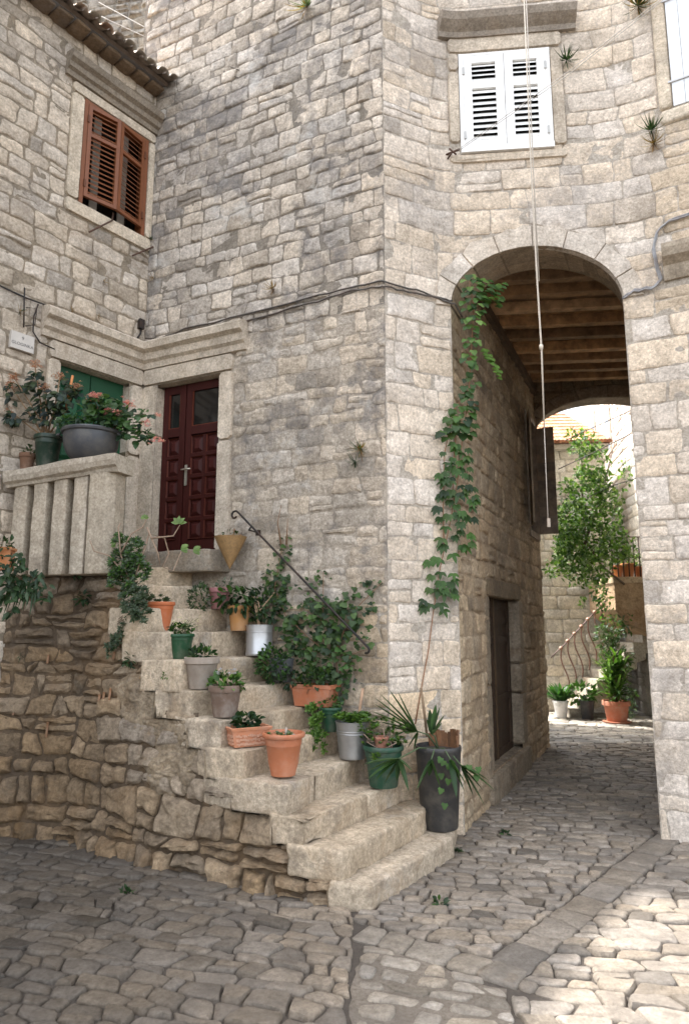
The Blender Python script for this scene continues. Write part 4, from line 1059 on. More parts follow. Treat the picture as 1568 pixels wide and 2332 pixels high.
# ================================================================== POTS
def pot_prof(style, R, H):
    if style == 'clay': return [(0, .004), (R * .66, 0), (R * .69, .01), (R * .885, H * .78), (R * .89, H * .785), (R * .985, H * .79), (R, H * .80), (R, H * .985), (R * .985, H), (R * .90, H), (R * .88, H * .97), (R * .84, H * .86), (0, H * .86)]
    if style == 'plast': return [(0, .004), (R * .66, 0), (R * .68, .012), (R * .86, H * .74), (R * .885, H * .75), (R * .90, H * .87), (R * .985, H * .885), (R, H * .91), (R, H * .97), (R * .97, H), (R * .90, H), (R * .88, H * .95), (R * .84, H * .88), (0, H * .88)]
    if style == 'bowlpot': return [(0, .004), (R * .56, 0), (R * .585, .02), (R * .60, .035), (R * .70, H * .3), (R * .80, H * .70), (R * .82, H * .71), (R * .85, H * .88), (R * .95, H * .89), (R * 1.0, H * .93), (R, H * .97), (R * .96, H), (R * .88, H), (R * .86, H * .96), (R * .82, H * .9), (0, H * .9)]
    if style == 'bucket': return [(0, .004), (R * .74, 0), (R * .76, .008), (R * .75, .02), (R * .91, H * .66), (R * .935, H * .67), (R * .935, H * .69), (R * .92, H * .70), (R * .945, H * .73), (R * .945, H * .75), (R * .925, H * .76), (R * .97, H * .97), (R, H * .98), (R, H), (R * .96, H), (R * .93, H * .9), (0, H * .9)]
    if style == 'can': return [(0, .004), (R * .95, 0), (R * .98, .006), (R * .98, .03), (R * .95, .035), (R * .95, H * .74), (R * .975, H * .75), (R * .975, H * .77), (R * .95, H * .78), (R * .97, H * .97), (R, H * .98), (R, H), (R * .95, H), (R * .92, H * .9), (0, H * .9)]
    if style == 'tall': return [(0, .004), (R * .76, 0), (R * .78, .01), (R * .98, H * .93), (R, H * .94), (R, H * .99), (R * .98, H), (R * .93, H), (R * .91, H * .95), (0, H * .92)]
    if style == 'bowl': return [(0, .004), (R * .5, 0), (R * .62, .02), (R * .80, H * .25), (R * .90, H * .5), (R * .93, H * .75), (R * .93, H * .86), (R * 1.0, H * .89), (R * 1.02, H * .95), (R * .99, H), (R * .93, H * .98), (R * .90, H * .88), (0, H * .86)]
def place(u, v, y, z):
    rr = ray(u, v); return Vector((rr.x / rr.y * y, y, z))
def px(w, y): return w * y * 1.02 / FPX
def pot(label, cat, u, v, y, z, w, h, style, col, mat, group='flower pots standing on the stone steps', wob=0.0, name='potted_plant', n=36):
    p = place(u, v, y, z); R, H = px(w, y) / 2, px(h, y)
    t = thing(name, label, cat, p, group); mb = MB(); mb.lathe(p, pot_prof(style, R, H), n, col, wob=wob); mb.build('pot', mat, t, sharp=40)
    mb = MB(); mb.lathe(p + Vector((0, 0, H * .87)), [(R * .86, 0), (R * .5, .012), (0, .018)], 20, (.05, .038, .028)); mb.build('soil', M_soil, t)
    return t, p, R, H
r = random.Random(201)
TERRA = (.47, .17, .075)
# a: orange pot by the fig bush
t, p, R, H = pot('plain orange plastic pot high on the left side, grey succulent spilling over', 'flower pot', 364, 1416, 6.72, 1.93, 64, 64, 'plast', (.46, .13, .045), M_tplas)
mb = MB(); 
for _ in range(26): rosette(mb, p + Vector((r.uniform(-1.1, .55) * R, r.uniform(-.8, .5) * R, H + r.uniform(-.02, .05))), .05, 9, GRG, r)
for _ in range(60):
    k = r.random(); q = p + Vector((-R * 1.0 - k * .26 + r.uniform(-.04, .04), -.16 - .1 * k + r.uniform(-.03, .03), H * .95 - k * .48 + r.uniform(-.04, .04))); rosette(mb, q, .045, 8, GRG, r, Vector((-.3, -.7, .3)))
mb.build('foliage', M_leafm, t)
mb = MB()
for _ in range(5): mb.tube([p + Vector((-R * .6, -.06, H)), p + Vector((-R * 1.2, -.16, H * .9)), p + Vector((-R * 1.2 - r.uniform(.1, .25), -.22, H * .5 - r.uniform(0, .3)))], .005, 5, (.20, .15, .10))
mb.build('stem', M_stem, t)
# b: green pot with white flowers
t, p, R, H = pot('bright green plastic pot with small white flowers', 'flower pot', 410, 1477, 6.48, 1.684, 62, 53, 'plast', (.012, .06, .024), M_plast)
mb = MB(); bush(mb, p + Vector((0, 0, H + .02)), (R * .95, R * .95, .07), 130, .05, .03, MDG + DKG, r); mb.build('foliage', M_leafm, t)
mb = MB()
for _ in range(34):
    q = p + Vector((r.uniform(-.7, 1.5) * R, r.uniform(-.9, .6) * R, H + r.uniform(.04, .16))); mb = MB(); rosette(mb, q, .014, 5, [(.75, .72, .66), (.7, .6, .5)], r); mb.build('flower', M_petal, t)
mb = MB()
for _ in range(16): mb.tube([p + Vector((r.uniform(-.5, .5) * R, r.uniform(-.5, .3) * R, H)), p + Vector((r.uniform(-.7, 1.4) * R, r.uniform(-.8, .4) * R, H + r.uniform(.06, .15)))], .0025, 4, (.1, .12, .05))
mb.build('stem', M_stem, t)
# c: pale weathered clay pot
t, p, R, H = pot('large pale grey weathered clay pot with low dark leaves', 'flower pot', 459, 1538, 6.28, 1.433, 77, 67, 'clay', (.27, .22, .175), M_oldpot)
mb = MB(); bush(mb, p + Vector((.0, 0, H + .01)), (R * .8, R * .8, .07), 90, .07, .035, DKG + MDG[:1], r); mb.build('foliage', M_leafm, t)
# d: brown clay pot, primula
t, p, R, H = pot('dark brown streaked clay pot with lilac flowers over green leaves', 'flower pot', 513, 1600, 6.1, 1.215, 74, 66, 'clay', (.17, .115, .085), M_oldpot)
mb = MB(); bush(mb, p + Vector((0, 0, H + .01)), (R * 1.12, R * 1.05, .09), 160, .065, .04, MDG + LTG[:1], r); mb.build('foliage', M_leafm, t)
mb = MB()
for _ in range(18): mb = MB(); rosette(mb, p + Vector((r.uniform(-.5, .6) * R, r.uniform(-.7, .5) * R, H + r.uniform(.07, .13))), .024, 6, [(.40, .40, .62), (.5, .48, .66), (.6, .45, .5)], r); mb.build('flower', M_petal, t)
# e: terracotta trough with relief
y = 5.95; p = place(564, 1674, y, 1.0); W2, H = px(90, y) / 2, px(40, y)
t = thing('potted_plant', 'rectangular terracotta trough with relief pattern and dark leaves', 'flower pot', p, 'flower pots standing on the stone steps')
ang = radians(28); ux = Vector((cos(ang), sin(ang), 0)); uy = Vector((-sin(ang), cos(ang), 0)); mb = MB(); a, b2 = W2 * .98, W2 * .55
def ringr(k, z, off=0): return [p + ux * (sx * (a * k + off)) + uy * (sy * (b2 * k + off)) + Vector((0, 0, z)) for sx, sy in ((-1, -1), (1, -1), (1, 1), (-1, 1))]
RG = [ringr(.80, 0), ringr(.95, H * .84), ringr(.95, H * .84, .010), ringr(.97, H * .98, .014), ringr(.97, H, .006), ringr(.93, H), ringr(.90, H * .85)]
mb.add(sum(RG, []), [(i * 4 + j, i * 4 + (j + 1) % 4, (i + 1) * 4 + (j + 1) % 4, (i + 1) * 4 + j) for i in range(len(RG) - 1) for j in range(4)] + [(3, 2, 1, 0)], (.50, .21, .11), False)
for side in (0, 3):
    for i in range(16):
        for j in range(3):
            k = (i + .5) / 16; zz = H * (.16 + .2 * j) + r.uniform(-.006, .006); kk = lerp(.80, .95, zz / (H * .84)); f = lerp(-.86, .86, k)
            q = p + (ux * (f * a * kk) - uy * (b2 * kk) if side == 0 else -ux * (a * kk) + uy * (f * b2 * kk)) + Vector((0, 0, zz)); mb.box(q, ux * r.uniform(.004, .011), uy * r.uniform(.004, .009), (0, 0, r.uniform(.006, .012)), (.52, .28, .18))
mb.build('pot', M_terra, t); mb = MB(); mb.add(ringr(.91, H * .86), [(0, 1, 2, 3)], (.05, .04, .03), False); mb.build('soil', M_soil, t)
mb = MB(); bush(mb, p + Vector((-.02, 0, H + .02)), (a * .7, b2 * .8, .09), 110, .06, .05, DKG, r, kind='oval'); mb.build('foliage', M_leafm, t)
# f: round terracotta pot
t, p, R, H = pot('clean round terracotta pot with sparse succulents, lowest on the left', 'flower pot', 645, 1745, 5.78, .80, 92, 87, 'bowlpot', (.40, .14, .065), M_tplas, n=48)
mb = MB()
for dx, dy, s in ((-.7, -.1, .045), (-.1, -.35, .05), (.15, .1, .06), (.3, -.2, .055), (-.35, .3, .04)): rosette(mb, p + Vector((dx * R, dy * R, H * .93)), s, 12, [(.10, .15, .08), (.14, .18, .12)], r)
mb.build('foliage', M_leafm, t); mb = MB(); mb.tube([p + Vector((.1 * R, -.1 * R, H * .88)), p + Vector((.12 * R, -.1 * R, H * 1.12))], [.008, .012], 6, (.4, .33, .28))
for _ in range(6): mb.lathe(p + Vector((r.uniform(0, .6) * R, r.uniform(-.5, .3) * R, H * .88)), [(.0, 0), (.02, .004), (.018, .018), (0, .026)], 7, (.45, .40, .35))
mb.build('twig', M_stem, t)
# g: tall silver can
t, p, R, H = pot('silver metal can with a bare-stemmed leafy plant', 'flower pot', 590, 1488, 7.12, 1.684, 60, 66, 'can', (.45, .45, .45), M_zinc)
mb = MB(); bush(mb, p + Vector((.06, .02, H + .22)), (.22, .18, .22), 170, .07, .035, DKG + IVG, r); mb.build('foliage', M_leafm, t)
mb = MB()
for k in range(4): mb.tube([p + Vector((r.uniform(-.03, .03), 0, H * .85)), p + Vector((r.uniform(-.08, .05), -.03, H + .15)), p + Vector((r.uniform(-.12, .16), -.02, H + .33))], [.012, .008, .004], 6, (.36, .24, .15))
mb.build('stem', M_stem, t)
# h: ochre pot with drooping leaves
t, p, R, H = pot('ochre clay pot with glossy drooping leaves beside the silver can', 'flower pot', 544, 1435, 7.16, 1.933, 52, 54, 'clay', (.42, .21, .075), M_terra)
mb = MB(); bush(mb, p + Vector((-.03, -.05, H + .06)), (.22, .2, .15), 150, .085, .045, DKG + MDG[:1], r, up=-.3); mb.build('foliage', M_leafm, t)
# i: pink pot
t, p, R, H = pot('dusty pink pot half covered by a round grey-green shrub', 'flower pot', 500, 1383, 7.3, 2.158, 52, 46, 'clay', (.30, .13, .13), M_terra)
mb = MB(); bush(mb, p + Vector((-.2, -.1, H * .45)), (.15, .14, .2), 260, .045, .022, GRG + MDG[:1], r, up=.5); bush(mb, p + Vector((.05, 0, H + .02)), (.12, .12, .07), 80, .04, .02, GRG, r); mb.build('foliage', M_leafm, t)
# j: bushy plant in a grey tub
t, p, R, H = pot('dark grey tub under a dense round bush beside the ivy', 'flower pot', 640, 1543, 6.98, 1.433, 56, 50, 'tall', (.07, .075, .08), M_plast)
mb = MB(); bush(mb, p + Vector((-.08, -.10, H * .75)), (.19, .17, .2), 420, .055, .028, MDG + DKG, r, up=.4); bush(mb, p + Vector((.12, -.12, H * .15)), (.14, .1, .1), 90, .05, .03, DKG, r, up=-.3); mb.build('foliage', M_leafm, t)
# k: terracotta trough behind the ivy
y = 6.86; p = place(718, 1600, y, 1.215); t = thing('potted_plant', 'reddish terracotta trough mostly hidden behind the ivy', 'flower pot', p, 'flower pots standing on the stone steps')
mb = MB(); W2, H = px(94, y) / 2, px(46, y); tB = PB.tan(1); nb_ = Vector((PB.nn[0].x, PB.nn[0].y, 0))
def rk(k, z): return [p - tB * (sx * W2 * k) + nb_ * (sy * .11 * k) + Vector((0, 0, z)) for sx, sy in ((-1, -1), (1, -1), (1, 1), (-1, 1))]
RG = [rk(.85, 0), rk(.97, H * .8), rk(1.04, H * .82), rk(1.04, H), rk(.94, H), rk(.9, H * .85)]
mb.add(sum(RG, []), [(i * 4 + j, i * 4 + (j + 1) % 4, (i + 1) * 4 + (j + 1) % 4, (i + 1) * 4 + j) for i in range(len(RG) - 1) for j in range(4)], (.38, .13, .06), False); mb.build('pot', M_terra, t)
mb = MB(); mb.add(rk(.92, H * .86), [(0, 1, 2, 3)], (.05, .04, .03), False); mb.build('soil', M_soil, t)
mb = MB(); bush(mb, p + Vector((0, -.05, H + .05)), (W2 * .9, .12, .12), 140, .06, .04, IVG, r); mb.build('foliage', M_leafm, t)
# l: dark green pot with trailing yellow-green rosettes
t, p, R, H = pot('dark green pot with trailing yellow-green rosettes, left of the galvanised bucket', 'flower pot', 752, 1656, 6.72, 1.0, 52, 50, 'plast', (.012, .055, .028), M_plast)
mb = MB()
for _ in range(34):
    k = r.random(); rosette(mb, p + Vector((-R * .8 - r.uniform(-.02, .09), -R * .7 - .05, H * 1.15 - k * .42)) + rv(r) * .04, .052, 11, LTG + MDG[:1], r, Vector((-.3, -.8, .4)))
bush(mb, p + Vector((0, 0, H + .03)), (R, R, .07), 70, .05, .03, MDG, r); mb.build('foliage', M_leafm, t)
# m: galvanised bucket
t, p, R, H = pot('galvanised bucket with light green rosettes and a wooden stake', 'flower pot', 802, 1715, 6.56, .785, 74, 76, 'bucket', (.34, .34, .335), M_zinc, n=44)
mb = MB()
for _ in range(60): rosette(mb, p + Vector((r.uniform(-1, 1) * R * .95, r.uniform(-1, .8) * R * .9, H + r.uniform(-.01, .05))), .055, 12, LTG + MDG, r)
mb.build('foliage', M_leafm, t)
mb = MB(); mb.tube([p + Vector((.05, .04, H * .9)), p + Vector((.10, .06, H + .29))], .014, 7, (.42, .27, .17)); mb.build('stake', M_wood, t)
# n: big green pot with a small terracotta one in it
t, p, R, H = pot('wide dark green pot with sedum, between the bucket and the palm', 'flower pot', 873, 1778, 6.40, .575, 88, 84, 'plast', (.014, .06, .035), M_plast, n=44)
mb = MB(); mb.lathe(p + Vector((-.02, -.03, H * .88)), pot_prof('clay', .07, .12), 24, (.36, .15, .10)); mb.build('inner_pot', M_terra, t)
mb = MB()
for _ in range(85): rosette(mb, p + Vector((r.uniform(-1.15, 1.2) * R, r.uniform(-.9, .6) * R, H + r.uniform(0, .22))), .042, 10, MDG + LTG[:2] + GRG[:1], r)
for _ in range(6): rosette(mb, p + Vector((-R * .4 + r.uniform(-.03, .03), -R * .95, H * .9 - r.uniform(0, .1))), .04, 9, LTG, r)
mb.build('foliage', M_leafm, t); mb = MB()
for _ in range(14): mb.tube([p + Vector((r.uniform(-.4, .5) * R, r.uniform(-.6, .3) * R, H * .9)), p + Vector((r.uniform(-1, 1.1) * R, r.uniform(-.8, .3) * R, H + r.uniform(.03, .16)))], .005, 5, (.25, .17, .13))
mb.build('stem', M_stem, t)
# o: tall dark planter with the palm
t, p, R, H = pot('tall dark charcoal planter with fan palm leaves at the foot of the steps', 'flower pot', 1001, 1893, 6.55, .19, 98, 165, 'tall', (.035, .034, .034), M_plast, n=48)
yP = 6.55
def at_(u, v, dy=0.0): return aty(u, v, yP + dy)
mb = MB(); PG = [(.035, .075, .03), (.05, .10, .04), (.06, .10, .055)]
def z5(x, y_): return (823 + x * .2125, 1529 + y_ * .2125)
fans = [((600, 640), [(150, 440), (180, 310), (240, 280), (320, 230), (400, 240), (210, 540), (280, 590), (500, 800), (330, 690), (175, 370), (560, 830)], -.1),
        ((400, 930), [(50, 990), (100, 1130), (165, 1150), (260, 1170), (380, 1150), (490, 1240), (530, 1050), (320, 1090), (90, 1060)], -.48),
        ((750, 670), [(870, 485), (830, 400), (730, 430), (790, 380), (845, 560), (700, 520)], 0),
        ((745, 940), [(600, 1245), (725, 1100), (830, 1210), (660, 1130), (790, 1080)], -.33),
        ((950, 940), [(1010, 1310), (1100, 1180), (1090, 1260), (1060, 1120), (1000, 1050)], -.33),
        ((1060, 1000), [(1290, 1390), (1390, 1250), (1230, 1290), (1180, 1300), (1330, 1150), (1250, 1100), (1270, 1240)], -.25)]
for (hx, hy), tips, dy in fans:
    hub = at_(*z5(hx, hy), dy)
    for (tx, ty) in tips:
        tx = hx + (tx - hx) * 1.12; ty = hy + (ty - hy) * 1.12; tip = at_(*z5(tx, ty), dy + r.uniform(-.1, .06)); strap(mb, hub, tip, .062, tone(r, r.choice(PG), .2, .05), .06 if ty > hy else .02)
mb.build('foliage', M_leafm, t)
mb = MB(); base = p + Vector((0, 0, H * .95))
for (hx, hy), tips, dy in fans: mb.tube([base, base.lerp(at_(*z5(hx, hy), dy), .5) + Vector((0, 0, .05)), at_(*z5(hx, hy), dy)], [.009, .007, .006], 6, (.06, .09, .04))
mb.build('stem', M_stem, t)
mb = MB()
for k in range(15):
    a = -.2 + 2.0 * k / 14; q = p + Vector((R * .86 * cos(a), R * .86 * sin(a), H * .9)); hh = r.uniform(.10, .17)
    mb.box(q + Vector((0, 0, hh / 2)), Vector((-sin(a), cos(a), 0)) * .022, Vector((cos(a), sin(a), 0)) * .008, (r.uniform(-.01, .01), 0, hh / 2 + .04), tone(r, (.20, .10, .05), .4, .1))
mb.build('bark_edging', M_wood, t)
mb = MB()
for (x, y_) in ((850, 920), (850, 1090), (855, 1250), (930, 1150), (880, 950), (1150, 1000), (1230, 1110), (1245, 1020), (890, 1410), (930, 985)): mb = MB(); lobed(mb, at_(*z5(x, y_), -.27), Vector((r.uniform(-.5, .5), -.4, -.8)), Vector((0, -1, .3)), .055, tone(r, MDG[1], .2, .05)); mb.build('ivy_leaf', M_leafm, t)
mb = MB(); mb.tube([at_(*z5(700, 700), .06), at_(*z5(665, 400), .1), at_(*z5(635, 175), .14)], [.012, .014, .012], 6, (.22, .15, .09)); mb.build('stake', M_wood, t)

# ================================================================== POTS ON THE BALUSTRADE
def on_rail(u, v, off=-.02):
    q = on(PBal, u, v, off); return q
def rail_pot(label, u, v, w, h, style, col, mat, name='potted_plant', n=36):
    q = on_rail(u, v, -.03); y = q.y; p = Vector((q.x, q.y, 3.622 - .1 * max(0, -2.3 - q.x))); R, H = px(w, y) / 2, px(h, y)
    t = thing(name, label, 'flower pot', p, 'pots on the balustrade rail'); mb = MB(); mb.lathe(p, pot_prof(style, R, H), n, col); mb.build('pot', mat, t, sharp=40)
    mb = MB(); mb.lathe(p + Vector((0, 0, H * .84)), [(R * .85, 0), (0, .015)], 20, (.05, .038, .028)); mb.build('soil', M_soil, t); return t, p, R, H
t, p, R, H = rail_pot('round dark grey metal basin with pink begonias on the balustrade', 206, 1042, 132, 72, 'bowl', (.055, .057, .062), M_plast, n=48)
for sx in (-1, 1): mb = MB(); mb.tube([p + Vector((sx * R * .98, -.08, H * .86)), p + Vector((sx * R * 1.1, -.07, H * .84)), p + Vector((sx * R * 1.1, .05, H * .84)), p + Vector((sx * R * .98, .06, H * .86))], .012, 6, (.05, .05, .055)); mb.build('handle', M_plast, t)
BEG = [(.030, .075, .028), (.045, .10, .03), (.022, .05, .03), (.06, .11, .05)]
yb = p.y
def bz(x, y_): return (x * .25, 803.6 + y_ * .25)
mb = MB(); fl = MB(); stm = MB()
for (x, y_, rx, ry, n, L) in ((900, 480, 150, 110, 75, .10), (1080, 560, 120, 110, 60, .10), (1130, 700, 60, 80, 30, .09), (1330, 560, 80, 40, 14, .085), (1370, 760, 70, 40, 14, .09), (1260, 760, 50, 60, 14, .09), (650, 630, 150, 60, 130, .06), (1240, 640, 40, 60, 14, .07), (980, 610, 140, 60, 50, .09)):
    for _ in range(n):
        a = r.uniform(0, 2 * pi); k = sqrt(r.random()); q = aty(*bz(x + rx * k * cos(a), y_ + ry * k * sin(a)), yb + r.uniform(-.22, .12))
        leaf(mb, q, Vector((r.uniform(-.7, .9), -.5, r.uniform(-.8, .4))), Vector((r.uniform(-.3, .3), -.7, .7)), L * r.uniform(.7, 1.15), L * .72, tone(r, r.choice(BEG), .2, .06), droop=.2)
PINK = [(.66, .28, .36), (.60, .20, .28), (.72, .42, .46)]
for (x, y_, n) in ((830, 400, 26), (880, 390, 14), (1150, 450, 16), (1200, 465, 12), (970, 530, 14), (1060, 545, 14), (1435, 570, 6), (1330, 635, 12), (1400, 795, 9), (1455, 795, 9)):
    if fl.v: fl.build('flower_cluster', M_petal, t); fl = MB()
    for _ in range(n): rosette(fl, aty(*bz(x + r.gauss(0, 22), y_ + r.gauss(0, 17)), yb - .17 + r.uniform(-.08, .04)), .027, 5, PINK, r)
for tip in ((1330, 560), (1400, 760), (1080, 450), (850, 420), (1240, 720), (980, 520)): stm.tube([p + Vector((r.uniform(-.02, .15), 0, H * .85)), (p + Vector((.1, 0, H * 1.2))).lerp(aty(*bz(*tip), yb - .08), .5) + Vector((0, 0, .06)), aty(*bz(*tip), yb - .08)], [.008, .006, .004], 5, (.15, .10, .06))
mb.build('foliage', M_leafm, t); fl.build('flower_cluster', M_petal, t); stm.build('stem', M_stem, t)
t, p, R, H = rail_pot('dark green bucket with tall dusty pink flower heads, beside the metal basin', 107, 1060, 64, 79, 'plast', (.010, .03, .018), M_plast)
mb = MB(); fl = MB(); stm = MB(); DUS = [(.03, .05, .045), (.05, .07, .055), (.02, .03, .03), (.04, .06, .03)]
yb = p.y
heads = [(130, 220), (320, 110), (550, 215), (410, 310), (90, 285), (85, 520), (700, 310)]
for (x, y_, rx, ry, n) in ((130, 350, 60, 90, 24), (350, 190, 60, 40, 14), (330, 330, 70, 100, 34), (470, 440, 110, 110, 50), (620, 330, 100, 100, 40), (130, 590, 90, 60, 34), (400, 560, 130, 80, 50), (560, 480, 100, 90, 36), (240, 300, 30, 50, 8), (680, 380, 70, 60, 20)):
    for _ in range(n):
        a = r.uniform(0, 2 * pi); k = sqrt(r.random()); q = aty(*bz(x + rx * k * cos(a), y_ + ry * k * sin(a)), yb + r.uniform(-.15, .12))
        leaf(mb, q, Vector((r.uniform(-.8, .8), -.5, r.uniform(-.9, .3))), Vector((r.uniform(-.4, .4), -.7, .6)), .085 * r.uniform(.7, 1.2), .055, tone(r, r.choice(DUS), .25, .06))
for (x, y_) in heads:
    if fl.v: fl.build('flower_head', M_petal, t); fl = MB()
    for _ in range(30 if y_ < 330 else 10): rosette(fl, aty(*bz(x + r.gauss(0, 26), y_ + r.gauss(0, 20)), yb - .08 + r.uniform(-.06, .06)), .025, 4, [(.42, .20, .18), (.52, .30, .27), (.34, .15, .13)], r)
    h_ = aty(*bz(x, y_), yb - .04); b0 = p + Vector((r.uniform(-.05, .05), 0, H * .85)); stm.tube([b0, b0.lerp(h_, .5) + Vector((.02, 0, -.02)), h_], [.010, .008, .005], 6, (.24, .15, .08))
stm.tube([aty(*bz(595, 545), yb), aty(*bz(665, 205), yb)], .013, 7, (.50, .20, .07))
mb.build('foliage', M_leafm, t); fl.build('flower_head', M_petal, t); stm.build('stem', M_stem, t)
t, p, R, H = rail_pot('small dull brown clay pot at the wall end of the balustrade', 61, 1069, 36, 46, 'clay', (.16, .085, .05), M_terra)
mb = MB(); bush(mb, p + Vector((.02, 0, H + .02)), (.07, .07, .06), 30, .05, .025, GRG, r); mb.build('foliage', M_leafm, t)

# ================================================================== HANGING CONE BASKET
q = B_(525, 1230, .22); yk = q.y
t = thing('hanging_basket', 'cone shaped straw basket hanging on the wall by the red door', 'basket', q)
R = px(71, yk) / 2; zt = aty(525, 1222, yk).z; zb_ = aty(516, 1293, yk).z; mb = MB(); prof = []; nn = 17
for i in range(nn):
    f = i / (nn - 1); prof += [(max(.004, R * f ** .92 * .97), lerp(zb_, zt, f) - q.z - .012), (max(.006, R * f ** .92 + .007), lerp(zb_, zt, f) - q.z)]
prof += [(R * .85, zt - q.z - .03), (0, zt - q.z - .03)]
mb.lathe(q, prof, 28, (.30, .18, .075), wob=.03); mb.build('basket', M_wick, t)
mb = MB(); bush(mb, Vector((q.x, q.y, zt + .01)), (R * .8, R * .8, .05), 30, .05, .025, DKG + [(.25, .15, .12)], r); mb.build('foliage', M_leafm, t)
mb = MB(); mb.tube([Vector((q.x, q.y, zt)) + nb_ * -R, Vector((q.x, q.y, zt + .07)) + nb_ * -.2], .004, 5, (.05, .04, .03)); mb.build('hook', M_iron, t)

# ================================================================== CLIMBERS
def cy(u): return on(PC, min(u, 1050), 1200, 0).y
t = thing('climbing_vine', 'long green creeper trailing down the corner beside the arch', 'climbing plant', aty(945, 1648, 6.8))
mb = MB(); stm = MB()
def vp(u, v, off): return aty(u, v, min(7.02, cy(u)) - off)
stems = [[(945, 1648), (960, 1560), (975, 1480), (985, 1400), (1000, 1300), (1022, 1200), (1040, 1100), (1052, 1000), (1066, 900), (1072, 800), (1078, 700), (1068, 640)], [(1010, 1240), (1008, 1130), (1012, 1030), (1030, 940), (1060, 890)], [(1035, 1180), (1030, 1080), (1038, 980), (1060, 930)]]
for s_ in stems: stm.tube([vp(u, v, .03) for u, v in s_], [.007] + [.005] * (len(s_) - 2) + [.003], 5, (.30, .15, .08))
def span(v):
    tab = [(620, 1052, 1082), (660, 1047, 1112), (720, 1054, 1100), (800, 1054, 1090), (850, 1058, 1088), (900, 1054, 1082), (930, 1018, 1085), (1000, 1000, 1082), (1080, 992, 1085), (1130, 988, 1095), (1200, 978, 1090), (1260, 972, 1062), (1320, 962, 1050), (1388, 955, 1040)]
    for (a, b) in zip(tab, tab[1:]):
        if a[0] <= v <= b[0]: k = (v - a[0]) / (b[0] - a[0]); return lerp(a[1], b[1], k), lerp(a[2], b[2], k)
    return tab[-1][1:]
rows_ = []
v = 622.0
while v < 1385:
    a, b = span(v); a, b = lerp(a, b, .06), lerp(a, b, .94); big = min(1, max(0, (v - 900) / 250)); L = lerp(.062, .105, big); step_u = lerp(11, 19, big); u = a + r.uniform(0, step_u)
    while u < b:
        q = vp(u + r.uniform(-6, 6), v + r.uniform(-7, 7), r.uniform(.05, .13)); col = r.choice(IVG[1:] + MDG if v > 850 else (MDG + LTG[:2])); side = (u - (a + b) / 2) / max(20, (b - a) / 2)
        dens = .74 if v < 1230 else .5
        if r.random() < dens:
            d = Vector((side * .8 + r.uniform(-.3, .3), -.45, -.75)); nn = Vector((side * .3, -.8, .65))
            if big > .4: palmate(mb, q, d, nn, L * r.uniform(.8, 1.15), col, r, r.choice((3, 5, 5)))
            else: lobed(mb, q, d, nn, L * 1.25 * r.uniform(.75, 1.2), tone(r, col, .2, .05))
        u += step_u * r.uniform(.75, 1.3)
    v += lerp(9, 15, big)
for _ in range(60):
    k = r.random(); q = vp(1080 + 60 * k + r.uniform(-8, 8), 640 + 20 * k + r.uniform(-16, 40), r.uniform(-.1, .1)); lobed(mb, q, Vector((.6, -.4, -.5)), Vector((.2, -.8, .6)), .07, tone(r, r.choice(MDG + LTG[:1]), .2, .05))
for _ in range(26):
    k = r.random(); q = vp(1095 + 45 * k, 790 + 70 * k + r.uniform(-10, 10), r.uniform(-.15, .05)); lobed(mb, q, Vector((.6, -.4, -.5)), Vector((.2, -.8, .6)), .06, tone(r, LTG[0], .2, .05))
mb.build('foliage', M_leafm, t); stm.build('stem', M_stem, t)
t = thing('climbing_vine', 'dark ivy spreading over the wall under the iron handrail', 'climbing plant', B_(768, 1640, .1))
mb = MB(); stm = MB()
for (u, v, ru, rv_, n, d0, d1, L) in ((645, 1235, 20, 25, 20, .02, .05, .05), (640, 1280, 30, 40, 55, .02, .08, .07), (625, 1330, 36, 45, 100, .02, .12, .08), (610, 1385, 40, 35, 70, .02, .15, .075), (680, 1345, 40, 40, 45, .02, .10, .06), (736, 1310, 22, 26, 18, .02, .08, .06), (700, 1440, 55, 50, 130, .02, .22, .085), (760, 1410, 60, 50, 170, .02, .26, .09), (815, 1370, 40, 35, 70, .02, .15, .075), (800, 1450, 50, 50, 100, .02, .22, .08), (845, 1330, 30, 12, 18, .02, .06, .075), (830, 1385, 30, 30, 20, .02, .1, .06), (760, 1500, 60, 45, 110, .02, .26, .08), (745, 1560, 45, 50, 130, .05, .28, .075), (790, 1540, 40, 40, 50, .02, .2, .07), (735, 1615, 30, 30, 60, .1, .3, .07), (670, 1480, 30, 30, 50, .05, .25, .07), (585, 1400, 20, 30, 30, .1, .2, .07), (720, 1390, 70, 40, 110, .02, .2, .08), (690, 1505, 45, 40, 60, .03, .22, .075), (655, 1420, 40, 40, 60, .02, .2, .075), (720, 1530, 40, 40, 60, .03, .26, .075)):
    for _ in range(int(n * .54)):
        a = r.uniform(0, 2 * pi); k = sqrt(r.random()); q = B_(u + ru * k * cos(a), v + rv_ * k * sin(a), r.uniform(d0, d1) * .65)
        lobed(mb, q, Vector((r.uniform(-.7, .7), -.5, r.uniform(-1, .1))), Vector((r.uniform(-.4, .4), -.8, .6)), L * .74 * r.uniform(.5, 1.2), tone(r, r.choice(IVG + MDG[:1]), .3, .08))
for s_ in ([(768, 1640), (768, 1560), (765, 1480), (740, 1420), (700, 1390)], [(765, 1480), (790, 1420), (815, 1380), (870, 1325)], [(765, 1500), (700, 1450), (650, 1400), (625, 1340), (645, 1230)], [(765, 1470), (735, 1400), (736, 1300)], [(768, 1540), (800, 1490), (830, 1480)], [(640, 1240), (632, 1190), (640, 1150)], [(652, 1240), (655, 1180)]):
    stm.tube([B_(u, v, .06) for u, v in s_], [.012] + [.006] * (len(s_) - 2) + [.003], 5, (.20, .12, .07))
mb.build('foliage', M_leafm, t); stm.build('stem', M_stem, t)

